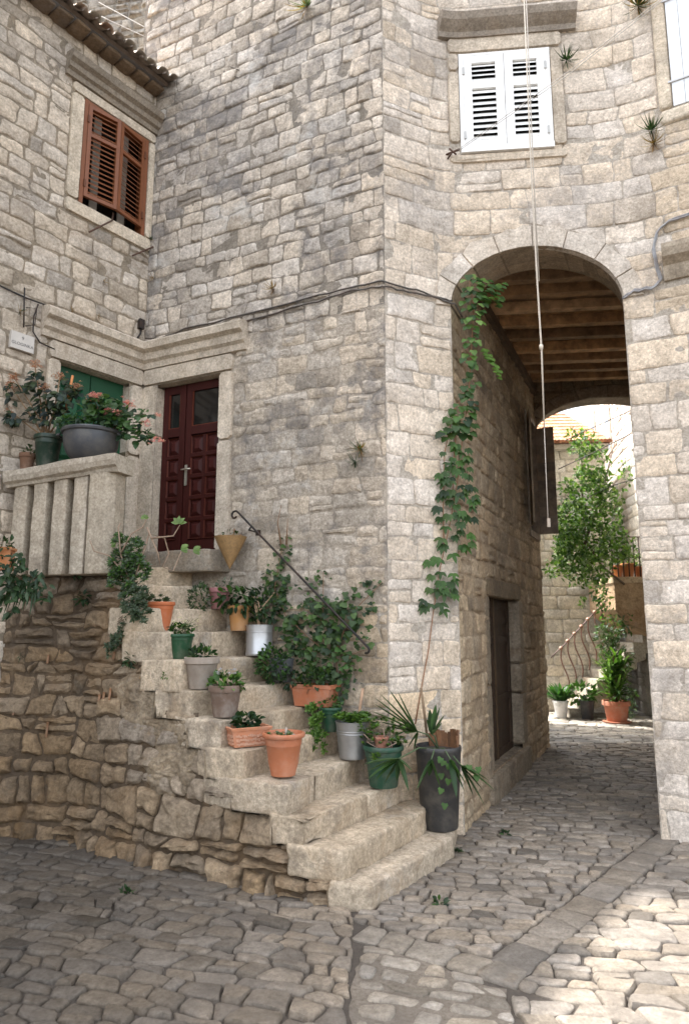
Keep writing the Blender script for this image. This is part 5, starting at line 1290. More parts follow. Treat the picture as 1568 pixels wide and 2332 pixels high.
# ================================================================== FIG BUSH BY THE POST, PLANTS AT THE LEFT
def rw(u, v, d): # point on the battered rubble wall line at a picture position
    best = None
    for k in range(0, int(PR.L * 40)):
        s = k / 40; z = 2.0
        for _ in range(4):
            q = MR(s, z, d); rr = ray(u, v); z = CAM_H + rr.z / rr.y * q.y
        q = MR(s, z, d); e = abs(proj(q)[0] - u)
        if best is None or e < best[0]: best = (e, q)
    return best[1]
yF = 6.5
t = thing('shrub', 'grey-green spurge bush with bare fig branches beside the balustrade post', 'shrub', aty(300, 1360, yF))
mb = MB(); stm = MB()
for (u, v, ru, rv_, n, gr) in ((300, 1250, 26, 26, 40, 0), (285, 1285, 36, 34, 70, 1), (310, 1300, 30, 36, 70, 1), (280, 1325, 34, 34, 60, 1), (305, 1365, 36, 36, 70, 2), (320, 1395, 22, 25, 30, 2), (270, 1230, 14, 14, 12, 0)):
    for _ in range(n):
        a = r.uniform(0, 2 * pi); k = sqrt(r.random()); q = aty(u + ru * k * cos(a), v + rv_ * k * sin(a), yF - .12 + r.uniform(-.16, .16)); (r.random() < .75) and rosette(mb, q, .05, 11, GRG if gr == 2 else MDG + GRG + LTG[2:], r, Vector((r.uniform(-.6, .6), -.8, .6)))
for (u, v) in ((408, 1192), (412, 1248), (440, 1252), (255, 1240), (330, 1180)):
    q = aty(u, v, yF - .2)
    for k in range(5):
        a = -1.3 + 2.6 * k / 4; leaf(mb, q, Vector((sin(a), -.25, cos(a) * .9)) if v < 1240 else Vector((.9, -.3, sin(a) * .6)), Vector((0, -.9, .4)), .075 if u > 350 else .04, .042, tone(r, (.16, .24, .09), .15, .05))
for s_ in ([(300, 1340), (275, 1260), (270, 1200), (275, 1190)], [(275, 1260), (300, 1215), (325, 1200), (335, 1180)], [(300, 1340), (340, 1215), (375, 1225), (385, 1260), (370, 1290), (395, 1300), (415, 1250)], [(345, 1225), (395, 1220), (410, 1195)], [(300, 1330), (250, 1265), (215, 1255), (205, 1230)], [(335, 1200), (360, 1260), (365, 1285)]):
    stm.tube([aty(u, v, yF - .2 + .02 * i) for i, (u, v) in enumerate(s_)], [.010] + [.007] * (len(s_) - 2) + [.004], 6, (.27, .19, .13))
mb.build('foliage', M_leafm, t); stm.build('stem', M_stem, t)
t = thing('shrub', 'dark leafy fern-like plant hanging over the wall at the left edge', 'shrub', aty(30, 1330, 6.3))
mb = MB()
for (u, v, ru, rv_, n, L) in ((30, 1290, 35, 35, 60, .09), (60, 1320, 40, 40, 70, .08), (20, 1350, 25, 50, 50, .12), (90, 1345, 30, 25, 30, .08)):
    for _ in range(n):
        a = r.uniform(0, 2 * pi); k = sqrt(r.random()); q = aty(u + ru * k * cos(a), v + rv_ * k * sin(a), 6.25 + r.uniform(-.15, .12)); leaf(mb, q, Vector((r.uniform(-.5, .9), -.6, r.uniform(-1, .3))), Vector((0, -.8, .5)), L * r.uniform(.6, 1.3), L * .4, tone(r, r.choice(DKG + GRG[3:]), .25, .05))
for k in range(9): strap(mb, aty(40 + k * 6, 1320, 6.2), aty(5 + k * 9, 1400 + r.uniform(-15, 15), 6.1), .02, tone(r, DKG[1], .2, .05), .05)
mb.build('foliage', M_leafm, t)
y_ = 6.25; q = aty(4, 1297, y_); t = thing('potted_plant', 'orange patterned planter cut by the left picture edge', 'flower pot', q)
mb = MB(); mb.box(q + Vector((-.03, .05, .10)), (.09, .02, 0), (-.02, .09, 0), (0, 0, .10), (.40, .15, .05)); mb.box(q + Vector((-.03, .05, .195)), (.10, .022, 0), (-.022, .10, 0), (0, 0, .012), (.46, .19, .07))
for i in range(5):
    for j in range(5): mb.box(q + Vector((-.10 + i * .035, -.047 + i * .008, .03 + j * .034)), (.008, .002, 0), (-.0, .006, 0), (0, 0, .009), (.55, .30, .15))
mb.build('pot', M_terra, t); mb = MB(); bush(mb, q + Vector((0, .0, .22)), (.1, .1, .08), 50, .06, .03, DKG, r); mb.build('foliage', M_leafm, t)
for (u, v, lab, n, cols, R) in ((155, 1275, 'small dark weed growing between the baluster slabs', 30, DKG, .07), (178, 1300, 'dark weed drooping from the base of the balustrade near the post', 40, DKG, .08), (190, 1362, 'weed growing from a joint below the balustrade', 36, DKG, .08), (295, 1505, 'small dark green weed at the left end of the middle steps', 36, DKG, .07), (375, 1540, 'tiny green weed tucked under a step end', 22, MDG, .04), (50, 1495, 'tiny weed in the rubble joint at far left', 14, DKG, .04)):
    q = rw(u, v, .07); mb = MB(); bush(mb, q, (R, R, R * 1.1), n, R * .7, R * .35, cols, r, shell=.1, up=-.2); tag(mb.build('weed', M_leafm, None, q), lab, 'weed', 'weeds on the rubble wall')
# weeds rooted in the upper walls
def tuft(q, nrm, R, n, cols, lab, grp, droop=.5, L=1.0):
    mb = MB()
    for _ in range(n):
        d = (nrm * 1.0 + rv(r) * .9 + Vector((0, 0, -droop * r.random()))).normalized(); strap(mb, q, q + d * R * r.uniform(.3, 1.2) * L, R * .045, tone(r, r.choice(cols), .3, .08), -.12, 4)
    tag(mb.build('weed', M_leafm, None, q), lab, 'weed', grp)
nB3 = nb_; nC = Vector((PC.nn[0].x, PC.nn[0].y, 0)); DRY = [(.22, .13, .06), (.28, .18, .09), (.16, .09, .05)]
GW = 'weeds rooted in the upper walls'
tuft(B_(820, 1020, .02), nB3, .17, 60, DRY + GRG, 'half dry weed on the wall left of the pale quoins', GW)
tuft(B_(808, 1050, .02), nB3, .13, 40, GRG + DKG, 'grey-green weed just below the half dry one', GW)
tuft(B_(622, 655, .02), nB3, .13, 46, DRY, 'dry brown weed just above the twin cables', GW)
tuft(B_(350, 632, .02), nB3, .10, 30, DRY, 'dry brown weed in the corner below the bent iron rods', GW)
tuft(on(PC, 1288, 135, .02), Vector((0, -1, 0)), .2, 50, DKG + GRG[2:], 'dark spiky weed right of the white window', GW)
tuft(on(PC, 1482, 295, .02), Vector((-.3, -.9, 0)), .2, 60, DKG + GRG[2:], 'dark spiky weed below the right edge window', GW); tuft(on(PC, 1487, 325, .02), Vector((-.3, -.9, 0)), .17, 46, DRY, 'rust brown dead weed under the dark spiky one', GW, 1.2)
tuft(on(PC, 1450, 12, .02), Vector((-.3, -.9, 0)), .25, 60, DRY + DKG, 'brown and green weed at the top right', GW)
for u, v, lab in ((238, 640, 'small brown dead weed high on the left house wall'), (165, 705, 'tiny brown weed above the left end of the cornice'), (225, 720, 'tiny brown weed above the middle of the green door cornice')):
    q = on(PA, u, v, .02); tuft(q, Vector((.8, -.6, 0)), .08, 26, DRY, lab, GW, 1.0)
tuft(on(PA, 345, 545, .02), Vector((.8, -.6, 0)), .10, 30, DKG + DRY, 'mixed weed under the right end of the brown window', GW)
tuft(B_(700, 12, .02), nB3, .25, 40, GRG + DRY, 'pale green weed at the top of the grey wall', GW)

# ================================================================== CABLES, CORDS, IRON BITS
def cable(name, pts, rad, col, mat, label, cat, group=None, n=6):
    mb = MB()
    for q in (pts if isinstance(pts[0], list) else [pts]): mb.tube(q, rad, n, col)
    o = pts[0][0] if isinstance(pts[0], list) else pts[0]
    return tag(mb.build(name, mat, None, o), label, cat, group)
BLK = (.03, .027, .025)
def A_(u, v, d=0.0): return on(PA, u, v, d)
def C_(u, v, d=0.0): return on(PC, u, v, d)
cb = [A_(0, 650, .03), A_(60, 678, .03), A_(120, 700, .05), A_(200, 738, .06), A_(260, 762, .06), A_(310, 772, .06)]
cable('cable', cb, .009, BLK, M_iron, 'black cable along the top of the green door cornice', 'cable')
cb = [[A_(88, 692, .05), A_(78, 720, .03), A_(76, 755, .03), A_(92, 780, .03), A_(125, 795, .04)]]
cable('cable', cb, .008, BLK, M_iron, 'loose black cable looping down beside the white plaque', 'cable')
def sub(pts, m=4):
    out = []
    for a, b in zip(pts, pts[1:]):
        for k in range(m): out.append(a.lerp(b, k / m) + Vector((0, 0, r.uniform(-.012, .012))))
    return out + [pts[-1]]
p1_ = [B_(332, 772, .05), B_(365, 770, .04), B_(420, 750, .03), B_(560, 715, .03), B_(700, 678, .03), B_(800, 655, .03), B_(862, 640, .03), C_(876, 640, .03), C_(930, 655, .03), C_(1000, 678, .03), C_(1030, 684, .04)]
p2_ = [B_(335, 782, .05), B_(380, 778, .04), B_(440, 757, .03), B_(560, 730, .03), B_(700, 692, .03), B_(800, 662, .03), B_(862, 653, .03), C_(876, 653, .03), C_(930, 663, .03), C_(1000, 680, .03), C_(1035, 692, .04), aty(1052, 722, 7.05)]
cable('cable', [sub(p1_), sub(p2_)], .010, (.10, .09, .08), M_iron, 'pair of weathered cables strung across the grey wall and around its pale corner', 'cable')
gp = [C_(1570, 488, .04), C_(1520, 505, .04), C_(1492, 530, .04), C_(1484, 570, .04), C_(1492, 610, .04), C_(1502, 640, .04), C_(1480, 658, .04), C_(1440, 664, .04), C_(1415, 680, .04)]
cable('cable', [sub([q + Vector((0, 0, .012 * i)) + Vector((.01 * i, 0, 0)) for q in gp], 3) for i in range(3)], .010, (.27, .27, .27), M_iron, 'grey cable bundle looping down to the right foot of the arch', 'cable')
q = A_(322, 738, .03); mb = MB(); mb.box(q, PA.tan(.2) * .035, Vector((.8, -.6, 0)) * .025, (0, 0, .062), BLK); mb.tube([q + Vector((0, 0, -.06)), q + Vector((0, 0, -.12)), A_(312, 772, .05)], .012, 6, BLK)
tag(mb.build('junction_box', M_iron, None, q), 'small black junction box in the corner above the two doors', 'box')
# iron hook with a dead plant pot on the left wall
q = A_(50, 700, .05); mb = MB(); mb.tube([A_(57, 655, .03), A_(56, 690, .05), A_(55, 745, .05)], .008, 6, BLK); mb.tube([A_(60, 700, .04), A_(85, 702, .04), A_(80, 740, .04), A_(58, 742, .04)], .005, 5, BLK)
tag(mb.build('iron_bracket', M_iron, None, q), 'rusty iron wall bracket holding a dried plant at the left edge', 'bracket')
tuft(A_(46, 708, .05), Vector((.8, -.6, 0)), .10, 34, DKG + DRY, 'dried plant hanging from the iron bracket at the left edge', GW, 1.0)
# bent rods under the brown window
RB = 'bent rods under the brown window'
for (a, b, c, lab) in (((258, 485), (256, 502), (204, 528), 'bent rusty iron rod sticking out below the middle of the brown window'), ((356, 540), (354, 560), (302, 582), 'bent rusty iron rod below the right corner of the brown window')):
    m0 = A_(*a, .02); m1 = A_(*b, .05); m2 = aty(*c, m1.y - .42); mb = MB(); mb.tube([m0, m1, m2], .011, 6, (.09, .05, .035)); tag(mb.build('iron_rod', M_iron, None, m0), lab, 'rod', RB)
# rusty bracket left of the white window, and the lines tied to it
q = C_(1030, 345, .04); mb = MB(); mb.tube([C_(1015, 352, .0), C_(1045, 340, .10)], .012, 6, (.09, .05, .035)); mb.tube([C_(1022, 338, .08), C_(1038, 352, .08)], .010, 6, (.09, .05, .035)); mb.tube([C_(1018, 362, .02), C_(1030, 345, .08)], .010, 6, (.07, .04, .03))
tag(mb.build('iron_bracket', M_iron, None, q), 'crossed rusty iron bracket at the lower left of the white window', 'bracket')
mb = MB()
for k in (0, 1): mb.tube([C_(1040, 342 + 4 * k, .09), aty(1290, 165 + 7 * k, 5.6), aty(1510, -8 + 6 * k, 4.6), aty(1640, -110 + 6 * k, 4.1)], .0032, 5, (.46, .43, .39))
tag(mb.build('washing_line', M_rope, None, C_(1040, 342, .09)), 'double pale washing line slanting across the white window to the upper right', 'cord')
mb = MB()
for k in (0, 1): mb.tube([aty(215 + 10 * k, 30 - 25 * k, 8.6), aty(420, 125 - 14 * k, 8.0), B_(545, 178 - 18 * k, .02)], .005, 5, (.22, .2, .18))
tag(mb.build('washing_line', M_rope, None, B_(545, 178, .02)), 'pair of pale wires reaching the grey wall above the tiled eaves', 'cord')
yR = 6.2; mb = MB()
mb.tube([aty(1191, -25, yR), aty(1208, 380, yR), aty(1222, 640, yR), aty(1232, 800, yR), aty(1238, 975, yR)], [.007, .008, .009, .009, .007], 8, (.50, .44, .36)); mb.tube([aty(1190 + 6, -25, yR + .02), aty(1213, 380, yR + .02), aty(1226, 640, yR + .01)], .006, 6, (.45, .4, .34))
mb.tube([aty(1238, 975, yR), aty(1243, 1100, yR), aty(1247, 1200, yR)], .004, 5, (.45, .4, .34)); mb.lathe(aty(1231, 790, yR), [(0, -.03), (.018, -.02), (.02, .02), (0, .03)], 8, (.6, .53, .43)); mb.box(aty(1248, 1190, yR), (.012, 0, 0), (0, .012, 0), (0, 0, .04), (.4, .33, .26))
tag(mb.build('rope', M_rope, None, aty(1191, -25, yR)), 'pale knotted cord hanging straight down in front of the arch', 'cord')
# plaque
o1, o2, o3 = A_(28, 757, .012), A_(72, 771, .012), A_(24, 800, .012)
tx = PA.tan(1) * -1; q = A_(47, 781, .0); wq, hq = .125, .092
t = thing('wall_plaque', 'small white lettered plaque on the left house wall beside the green door', 'sign', q); mb = MB(); nA = Vector((.8, -.6, 0))
mb.box(q + nA * .03, tx * wq, nA * .02, (0, 0, hq), (.52, .48, .43)); mb.build('plate', M_paint, t)
def text_mesh(txt, size, pos, xdir, up, mat, name, parent, col):
    cu = bpy.data.curves.new('lettering', 'FONT'); cu.body = txt; cu.size = size; cu.align_x = 'CENTER'; cu.extrude = .001
    ob = bpy.data.objects.new('lettering', cu); scene.collection.objects.link(ob); bpy.context.view_layer.update()
    me = bpy.data.meshes.new_from_object(ob.evaluated_get(bpy.context.evaluated_depsgraph_get())); nz = xdir.cross(up)
    mb = MB(); mb.add([pos + xdir * v.co.x + up * v.co.y + nz * v.co.z for v in me.vertices], [tuple(p.vertices) for p in me.polygons], col, False)
    scene.collection.objects.unlink(ob); bpy.data.objects.remove(ob); mb.build(name, mat, parent)
text_mesh('9', .055, q + nA * .0515 + Vector((0, 0, .02)), tx, Vector((0, 0, 1)), M_paint, 'number', t, (.16, .15, .14))
text_mesh('GLOGINKA', .046, q + nA * .0515 + Vector((0, 0, -.045)), tx, Vector((0, 0, 1)), M_paint, 'lettering', t, (.16, .15, .14))
# tile slips and a fallen leaf
mb = MB(); q = atz(749, 1888, .395); mb.box(q + Vector((0, 0, .05)), (.018, .01, .002), (-.008, .014, 0), (0, .004, .055), (.22, .07, .035)); tag(mb.build('tile_shard', M_terra, None, q), 'small upright red tile shard on the second step', 'shard', 'tile shards')
SH = 'tile slips stuck in the rubble joints'
for i, (u, v, h) in enumerate(((225, 1590, .09), (237, 1588, .12), (250, 1580, .13), (262, 1492, .08), (112, 1500, .10), (106, 1660, .16), (30, 1620, .07))):
    q = rw(u, v, .025); mb = MB(); mb.box(q, PR.tan(1) * .014, Vector((.3, -.9, 0)) * .035, (.004, 0, h * .42), tone(r, (.22, .11, .05), .2, .05)); tag(mb.build('tile_slip', M_terra, None, q), ['upright tile slip, left one of three in the mortar of the rubble wall', 'upright tile slip, middle one of three in the mortar of the rubble wall', 'tall upright tile slip, right one of three in the mortar of the rubble wall', 'tile slip stuck just below the step ends', 'tile slip high in the dark left part of the rubble wall', 'long tile slip beside the dark grey stone of the rubble wall', 'short tile slip at the far left of the rubble wall'][i], 'tile', SH)
for (u, v, lab) in ((1000, 2058, 'small green weed in the cobbles before the lowest step'), (290, 2035, 'small dark weed in the cobbles near the rubble wall'), (1040, 1940, 'weed tuft at the foot of the passage corner'), (1150, 1900, 'dark weed in the cobbles beside the passage wall')):
    q = atz(u, v, .012); mb = MB(); bush(mb, q, (.06, .06, .03), 26, .05, .025, DKG + MDG[:1], r, shell=.1); tag(mb.build('weed', M_leafm, None, q), lab, 'weed', 'weeds in the paving joints')

# ================================================================== COURTYARD BEHIND THE ARCH
fh = thing('stone_house', 'shaded grey stone house with orange tiled roof seen through the arch', 'house', (5.9, 16.4, 0))
PG2 = Path([(4.35, 16.34), (8.3, 16.0)], 1); mb = MB(); rr2 = random.Random(301)
masonry(mb, PG2, courses(rr2, 0, 1.98, 0, 6.3, (.2, .32), (.3, .6), .02, .02, .05, 51), [rect(1.02, 1.58, 3.9, 5.2)], (0, 1.98, 0, 6.3), rr2, (.68, .66, .63), h=(.008, .02), gap=.012, step=.2, var=.06)
backing(mb, PG2, 0, 1.98, 0, 6.3, [], (.5, .48, .45), cell=.6)
a, b = PG2.P(0, 0), PG2.P(1.98, 0); k = Vector((.6, 4.2, 0))
for p_, q_ in ((a, a + k), (b, b + k), (a + k, b + k)): mb.add([p_, q_, q_ + Vector((0, 0, 6.3)), p_ + Vector((0, 0, 6.3))], [(0, 1, 2, 3)], (.42, .40, .37), False)
mb.build('wall', MS_F, fh)
mb = MB(); pbox(mb, PG2, 1.0, 1.6, 3.85, 5.25, .0, .05, (.48, .45, .40)); f = mb.build('window', MS_F, fh); mb = MB()
for i in range(12): pbox(mb, PG2, 1.08, 1.52, 3.95 + i * .1, 4.03 + i * .1, .05, .07, (.5, .5, .5))
mb.build('shutter', M_paint, f)
mb = MB(); ev0, ev1 = PG2.P(-.1, 6.3, .3), PG2.P(2.06, 6.3, .3); rd0, rd1 = PG2.P(.2, 7.75, -2.1), PG2.P(1.5, 7.75, -2.1); back0, back1 = PG2.P(-.1, 6.3, -4.5), PG2.P(2.06, 6.3, -4.5)
mb.add([ev0, ev1, rd1, rd0, back0, back1], [(0, 1, 2, 3), (0, 3, 4), (1, 5, 2), (4, 3, 2, 5)], (.42, .17, .08), False)
up_ = Vector((0, 0, .05))
for i in range(24):
    s = lerp(0, 1, (i + .5) / 24)
    for j in range(9):
        t0, t1 = j / 9, (j + 1.15) / 9; e = ev0.lerp(ev1, s); d_ = rd0.lerp(rd1, s)
        p0, p1 = e.lerp(d_, t0), e.lerp(d_, min(1, t1)); T = (ev1 - ev0).normalized(); vs_ = []
        for p_, rad in ((p0, .085), (p1, .07 - .02 * t1)):
            for kk in range(5): a_ = pi * kk / 4; vs_.append(p_ + T * (rad * cos(a_)) + Vector((0, 0, rad * sin(a_) + .01)))
        mb.add(vs_, [(q, q + 1, 6 + q, 5 + q) for q in range(4)] + [(0, 1, 2, 3, 4)], tone(rr2, rr2.choice([(.50, .21, .10), (.55, .28, .15), (.42, .17, .09)]), .15, .05))
mb.build('roof', M_tile, fh)
mb = MB(); pbox(mb, PG2, -.08, 2.02, 6.18, 6.3, 0, .22, (.55, .52, .48)); mb.build('eaves_course', MS_F, fh)
# sunlit house on the right
sh_ = thing('stone_house', 'sunlit pale stone house on the right side of the courtyard behind the arch', 'house', (8, 17, 0))
PS = Path([(6.4, 12.6), (6.8, 16.2), (7.95, 22)], -1, {1: .3}); mb = MB()
masonry(mb, PS, courses(rr2, 0, PS.L, 0, 9.5, (.2, .35), (.3, .7), .02, .02, .05, 57), [rect(4.9, 5.6, 6.5, 7.8), rect(7.2, 7.8, 7.2, 8.4)], (0, PS.L, 0, 9.5), rr2, (.74, .71, .67), h=(.008, .02), gap=.014, step=.25, var=.07)
backing(mb, PS, 0, PS.L, 0, 9.5, [], (.62, .6, .56), cell=.5)
a, b = PS.P(0, 0), PS.P(PS.L, 0); k = Vector((5, -1, 0))
for p_, q_ in ((a, a + k), (b, b + k), (a + k, b + k)): mb.add([p_, q_, q_ + Vector((0, 0, 9.5)), p_ + Vector((0, 0, 9.5))], [(0, 1, 2, 3)], (.46, .43, .39), False)
mb.build('wall', MS_F, sh_)
for (a, b, c, d) in ((4.9, 5.6, 6.5, 7.8), (7.2, 7.8, 7.2, 8.4)):
    mb = MB(); pbox(mb, PS, a, b, c, d, -.1, .04, (.55, .52, .47)); f = mb.build('window', MS_F, sh_); mb = MB(); pbox(mb, PS, a + .12, b - .12, c + .12, d - .12, .04, .05, (.05, .05, .05)); mb.build('pane', M_pane, f)
# balcony with iron rail and orange pots
bx0, bx1, by0, by1 = 5.72, 7.1, 14.55, 15.3
bal2 = thing('balcony', 'ochre stone balcony full of orange pots, at the right behind the arch', 'balcony', (6.3, 14.9, 2.1)); mb = MB()
mb.hexa([Vector(p_) for p_ in ((bx0, by0, 2.30), (bx1, by0, 2.30), (bx1, by1 + .8, 2.30), (bx0, by1 + .8, 2.30), (bx0, by0, 2.86), (bx1, by0, 2.86), (bx1, by1 + .8, 2.86), (bx0, by1 + .8, 2.86))], (.42, .30, .19))
for i in range(4): x0 = bx0 - .03 + i * .38; mb.hexa([Vector(p_) for p_ in ((x0, by0 - .04, 2.862), (x0 + .37, by0 - .04, 2.862), (x0 + .37, by1 + .8, 2.862), (x0, by1 + .8, 2.862), (x0, by0 - .04, 2.99), (x0 + .37, by0 - .04, 2.99), (x0 + .37, by1 + .8, 2.99), (x0, by1 + .8, 2.99))], tone(rr2, (.46, .36, .25), .1, .03))
vs_ = []
for i in range(9): t0 = i / 8; vs_ += [Vector((lerp(bx0 + .0, bx1, t0), by0 + .03, 2.3)), Vector((lerp(bx0, bx1, t0), by0 + .03, 2.3 - .75 * t0 ** .6)), Vector((lerp(bx0, bx1, t0), by1 + .8, 2.3 - .75 * t0 ** .6))]
mb.add(vs_, [(i * 3, i * 3 + 1, i * 3 + 4, i * 3 + 3) for i in range(8)] + [(i * 3 + 1, i * 3 + 2, i * 3 + 5, i * 3 + 4) for i in range(8)], (.40, .27, .16), False)
mb.build('slab', MS_A, bal2)
mb = MB()
for i in range(12): x = bx0 + i * .118; mb.tube([Vector((x, by0 + .04, 2.99)), Vector((x, by0 + .04, 3.85))], .016, 5, (.04, .028, .024))
mb.tube([Vector((bx0, by0 + .04, 3.85)), Vector((bx1, by0 + .04, 3.85))], .015, 6, (.05, .035, .03)); mb.tube([Vector((bx0, by0 + .04, 3.4)), Vector((bx1, by0 + .04, 3.4))], .010, 6, (.05, .035, .03)); mb.build('railing', M_iron, bal2)
for i, (x, s, lab) in enumerate(((5.88, .13, 'orange pot at the left end of the courtyard balcony'), (6.12, .15, 'tall orange pot second from the left on the courtyard balcony'), (6.38, .12, 'orange pot third from the left on the courtyard balcony'), (6.66, .16, 'largest orange pot at the right end of the courtyard balcony'))):
    p_ = Vector((x, by0 + .22, 2.99)); t = thing('potted_plant', lab, 'flower pot', p_, 'orange pots on the courtyard balcony'); mb = MB(); mb.lathe(p_, pot_prof('plast', s, s * 2.0), 20, (.55, .20, .07)); mb.build('pot', M_tplas, t); mb = MB(); bush(mb, p_ + Vector((0, 0, s * 2 + .1)), (s * 1.3, s * 1.1, .18), 60, .09, .04, MDG + LTG, r); mb.build('foliage', M_leafm, t)
# courtyard steps with copper balusters
cs = thing('stone_staircase', 'small sunlit steps rising to the right behind the arch', 'staircase', (5.2, 15.4, 0))
for i in range(9):
    x = 4.85 + i * .21; z = .20 + i * .2; mb = MB(); mb.hexa([Vector(p_) for p_ in ((x, 15.2, max(0, z - .45)), (x + .24, 15.2, max(0, z - .36)), (x + .24, 16.1, max(0, z - .36)), (x, 16.1, max(0, z - .45)), (x - .03, 15.17, z), (x + .25, 15.17, z), (x + .25, 16.1, z), (x - .03, 16.1, z))], tone(rr2, (.5, .46, .4), .06, .02)); mb.build('step', MS_S, cs)
cr = thing('handrail', 'curved copper coloured railing on the courtyard steps', 'handrail', (4.9, 15.2, .4)); tops = []
for i in range(8):
    x = 4.72 + i * .155; zt_ = 1.50 + i * .155; zb2 = .55 + i * .155; mb = MB(); pts = []
    for k_ in range(9): f_ = k_ / 8; pts.append(Vector((x + .05 * sin(f_ * 2 * pi) + .10 * (1 - f_) ** 2, 15.12 - .05 * sin(f_ * pi), lerp(zb2, zt_, f_))))
    mb.tube(pts, .016, 6, (.30, .16, .12)); q_ = pts[-1]; tops.append(q_ + Vector((0, 0, .0))); mb.lathe(q_ + Vector((-.03, -.02, -.02)), [(0, -.045), (.035, -.03), (.045, 0), (.035, .03), (0, .045)], 10, (.45, .27, .2)); mb.build('baluster', M_iron, cr)
mb = MB(); mb.tube([tops[0] + Vector((-.25, 0, -.22)), tops[0] + Vector((-.1, 0, -.08))] + tops, .014, 6, (.12, .08, .07)); mb.build('bar', M_iron, cr)
# vine hanging over the balcony
vt = thing('climbing_vine', 'tall bright green vine covering the courtyard balcony behind the arch', 'climbing plant', (5.6, 14.4, 2.9)); mb = MB(); stm = MB()
for (u, v, ru, rv_, n) in ((1330, 1010, 35, 35, 160), (1350, 1060, 40, 50, 300), (1310, 1000, 25, 30, 80), (1345, 1120, 50, 60, 520), (1300, 1180, 38, 50, 420), (1380, 1160, 40, 60, 420), (1330, 1230, 60, 50, 620), (1300, 1260, 38, 40, 300), (1400, 1240, 35, 40, 260), (1355, 1290, 40, 40, 260), (1320, 1310, 30, 25, 120), (1365, 1340, 22, 35, 90), (1275, 1250, 16, 40, 80), (1430, 1250, 25, 25, 70), (1375, 1380, 16, 25, 40), (1420, 1080, 14, 40, 40), (1285, 1210, 30, 60, 200), (1265, 1290, 22, 30, 80), (1325, 1370, 8, 14, 14), (1290, 1110, 16, 30, 50)):
    for _ in range(n):
        a = r.uniform(0, 2 * pi); k_ = sqrt(r.random()); q_ = aty(u + ru * k_ * cos(a), v + rv_ * k_ * sin(a), 14.3 + r.uniform(-.5, .35)); leaf(mb, q_, rv(r) + Vector((0, 0, -.3)), rv(r) + Vector((0, -.3, .8)), .115 * r.uniform(.6, 1.2), .055, tone(r, r.choice(LTG + MDG + [(.16, .24, .08), (.2, .26, .16), (.05, .09, .03)]), .3, .06))
stm.tube([aty(1420, 1330, 14.5), aty(1370, 1290, 14.4), aty(1332, 1230, 14.35), aty(1324, 1120, 14.35), aty(1322, 1000, 14.4)], [.025, .025, .022, .02, .012], 7, (.10, .07, .05)); stm.tube([aty(1326, 1250, 14.35), aty(1370, 1120, 14.4), aty(1400, 1000, 14.5)], [.03, .02, .01], 6, (.10, .07, .05))
mb.build('foliage', M_leafm, vt); stm.build('trunk', M_stem, vt)
# plants and pots on the courtyard floor
GP = 'pots on the courtyard floor'
def cpot(label, u, v, w, h, style, col, mat):
    p_ = atz(u, v, .012); y = p_.y; t = thing('potted_plant', label, 'flower pot', p_, GP); mb = MB(); R_, H_ = px(w, y) / 2, px(h, y); mb.lathe(p_, pot_prof(style, R_, H_), 26, col); mb.build('pot', mat, t, sharp=40); return t, p_, R_, H_
t, p_, R_, H_ = cpot('white pot with broad dark green leaves at the far end of the passage', 1277, 1634, 34, 36, 'plast', (.75, .74, .71), M_plast)
mb = MB()
for _ in range(60): a = r.uniform(0, 2 * pi); q_ = p_ + Vector((r.uniform(-.1, .1), r.uniform(-.1, .1), H_)); e = q_ + Vector((cos(a) * .35, sin(a) * .3, r.uniform(.05, .42))); strap(mb, q_, e, .075, tone(r, (.03, .09, .025), .35, .05), .09, 4)
mb.build('foliage', M_leafm, t)
t, p_, R_, H_ = cpot('black tub in the sun between the white pot and the terracotta one', 1337, 1637, 31, 40, 'tall', (.035, .037, .04), M_plast)
mb = MB(); bush(mb, p_ + Vector((-.1, 0, H_ + .15)), (.4, .2, .22), 120, .16, .07, MDG, r); mb.build('foliage', M_leafm, t)
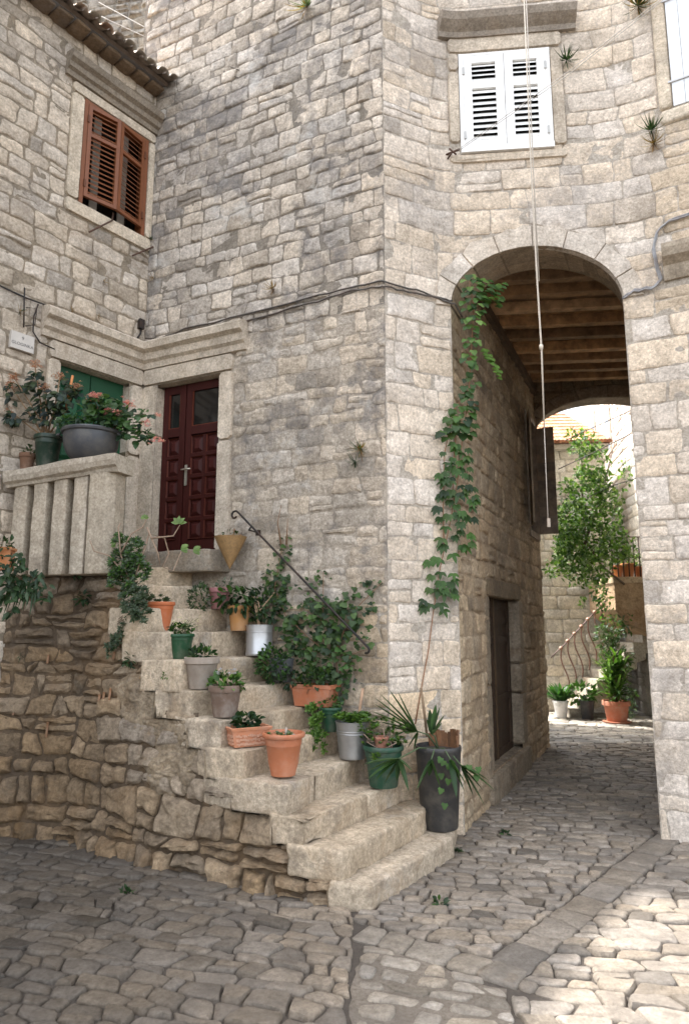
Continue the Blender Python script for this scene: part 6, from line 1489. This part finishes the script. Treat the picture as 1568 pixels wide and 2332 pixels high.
t, p_, R_, H_ = cpot('large terracotta pot on a saucer with a tall leafy plant at the passage end', 1404, 1645, 58, 46, 'clay', (.40, .14, .075), M_terra)
mb = MB(); mb.lathe(p_, [(0, 0), (R_ * .9, 0), (R_ * 1.05, .03), (R_ * 1.0, .035), (0, .02)], 24, (.36, .13, .07)); mb.build('saucer', M_terra, t); mb = MB()
for _ in range(240): a = r.uniform(0, 2 * pi); q_ = p_ + Vector((.0, 0, H_ + r.uniform(0, .8))) + rv(r) * .12; e = q_ + Vector((cos(a) * r.uniform(.15, .42), sin(a) * .3, r.uniform(-.15, .4))); strap(mb, q_, e, .06, tone(r, r.choice(LTG + MDG), .3, .06), .06, 4)
mb.build('foliage', M_leafm, t); mb = MB(); mb.tube([p_ + Vector((0, 0, H_ * .8)), p_ + Vector((.02, 0, H_ + .9))], .03, 6, (.2, .12, .07)); mb.build('stem', M_stem, t)
t = thing('shrub', 'silvery grey-green shrub hanging beside the courtyard steps', 'shrub', aty(1400, 1560, 14.7)); mb = MB()
for (u, v, ru, rv_, n) in ((1395, 1430, 24, 35, 160), (1385, 1480, 22, 40, 200), (1425, 1420, 18, 25, 70), (1420, 1500, 20, 30, 90), (1360, 1440, 14, 20, 40), (1435, 1600, 14, 35, 60)):
    for _ in range(n): a = r.uniform(0, 2 * pi); k_ = sqrt(r.random()); leaf(mb, aty(u + ru * k_ * cos(a), v + rv_ * k_ * sin(a), 14.75 + r.uniform(-.2, .2)), rv(r), rv(r) + Vector((0, -.3, .8)), .11, .04, tone(r, r.choice(GRG + MDG), .25, .06))
mb.build('foliage', M_leafm, t)
for i, (a, b, lab) in enumerate((((1345, 975), (1445, 930), 'upper dark wire crossing the courtyard behind the arch'), ((1330, 1040), (1450, 980), 'middle dark wire crossing the courtyard behind the arch'), ((1395, 1105), (1460, 1085), 'lower dark wire crossing the courtyard behind the arch'))):
    cable('cable', [aty(a[0] - 60, a[1] + 28, 14), aty(*a, 13.6), aty(*b, 13), aty(b[0] + 80, b[1] - 40, 12.9)], .010, BLK, M_iron, lab, 'cable', 'wires over the courtyard')
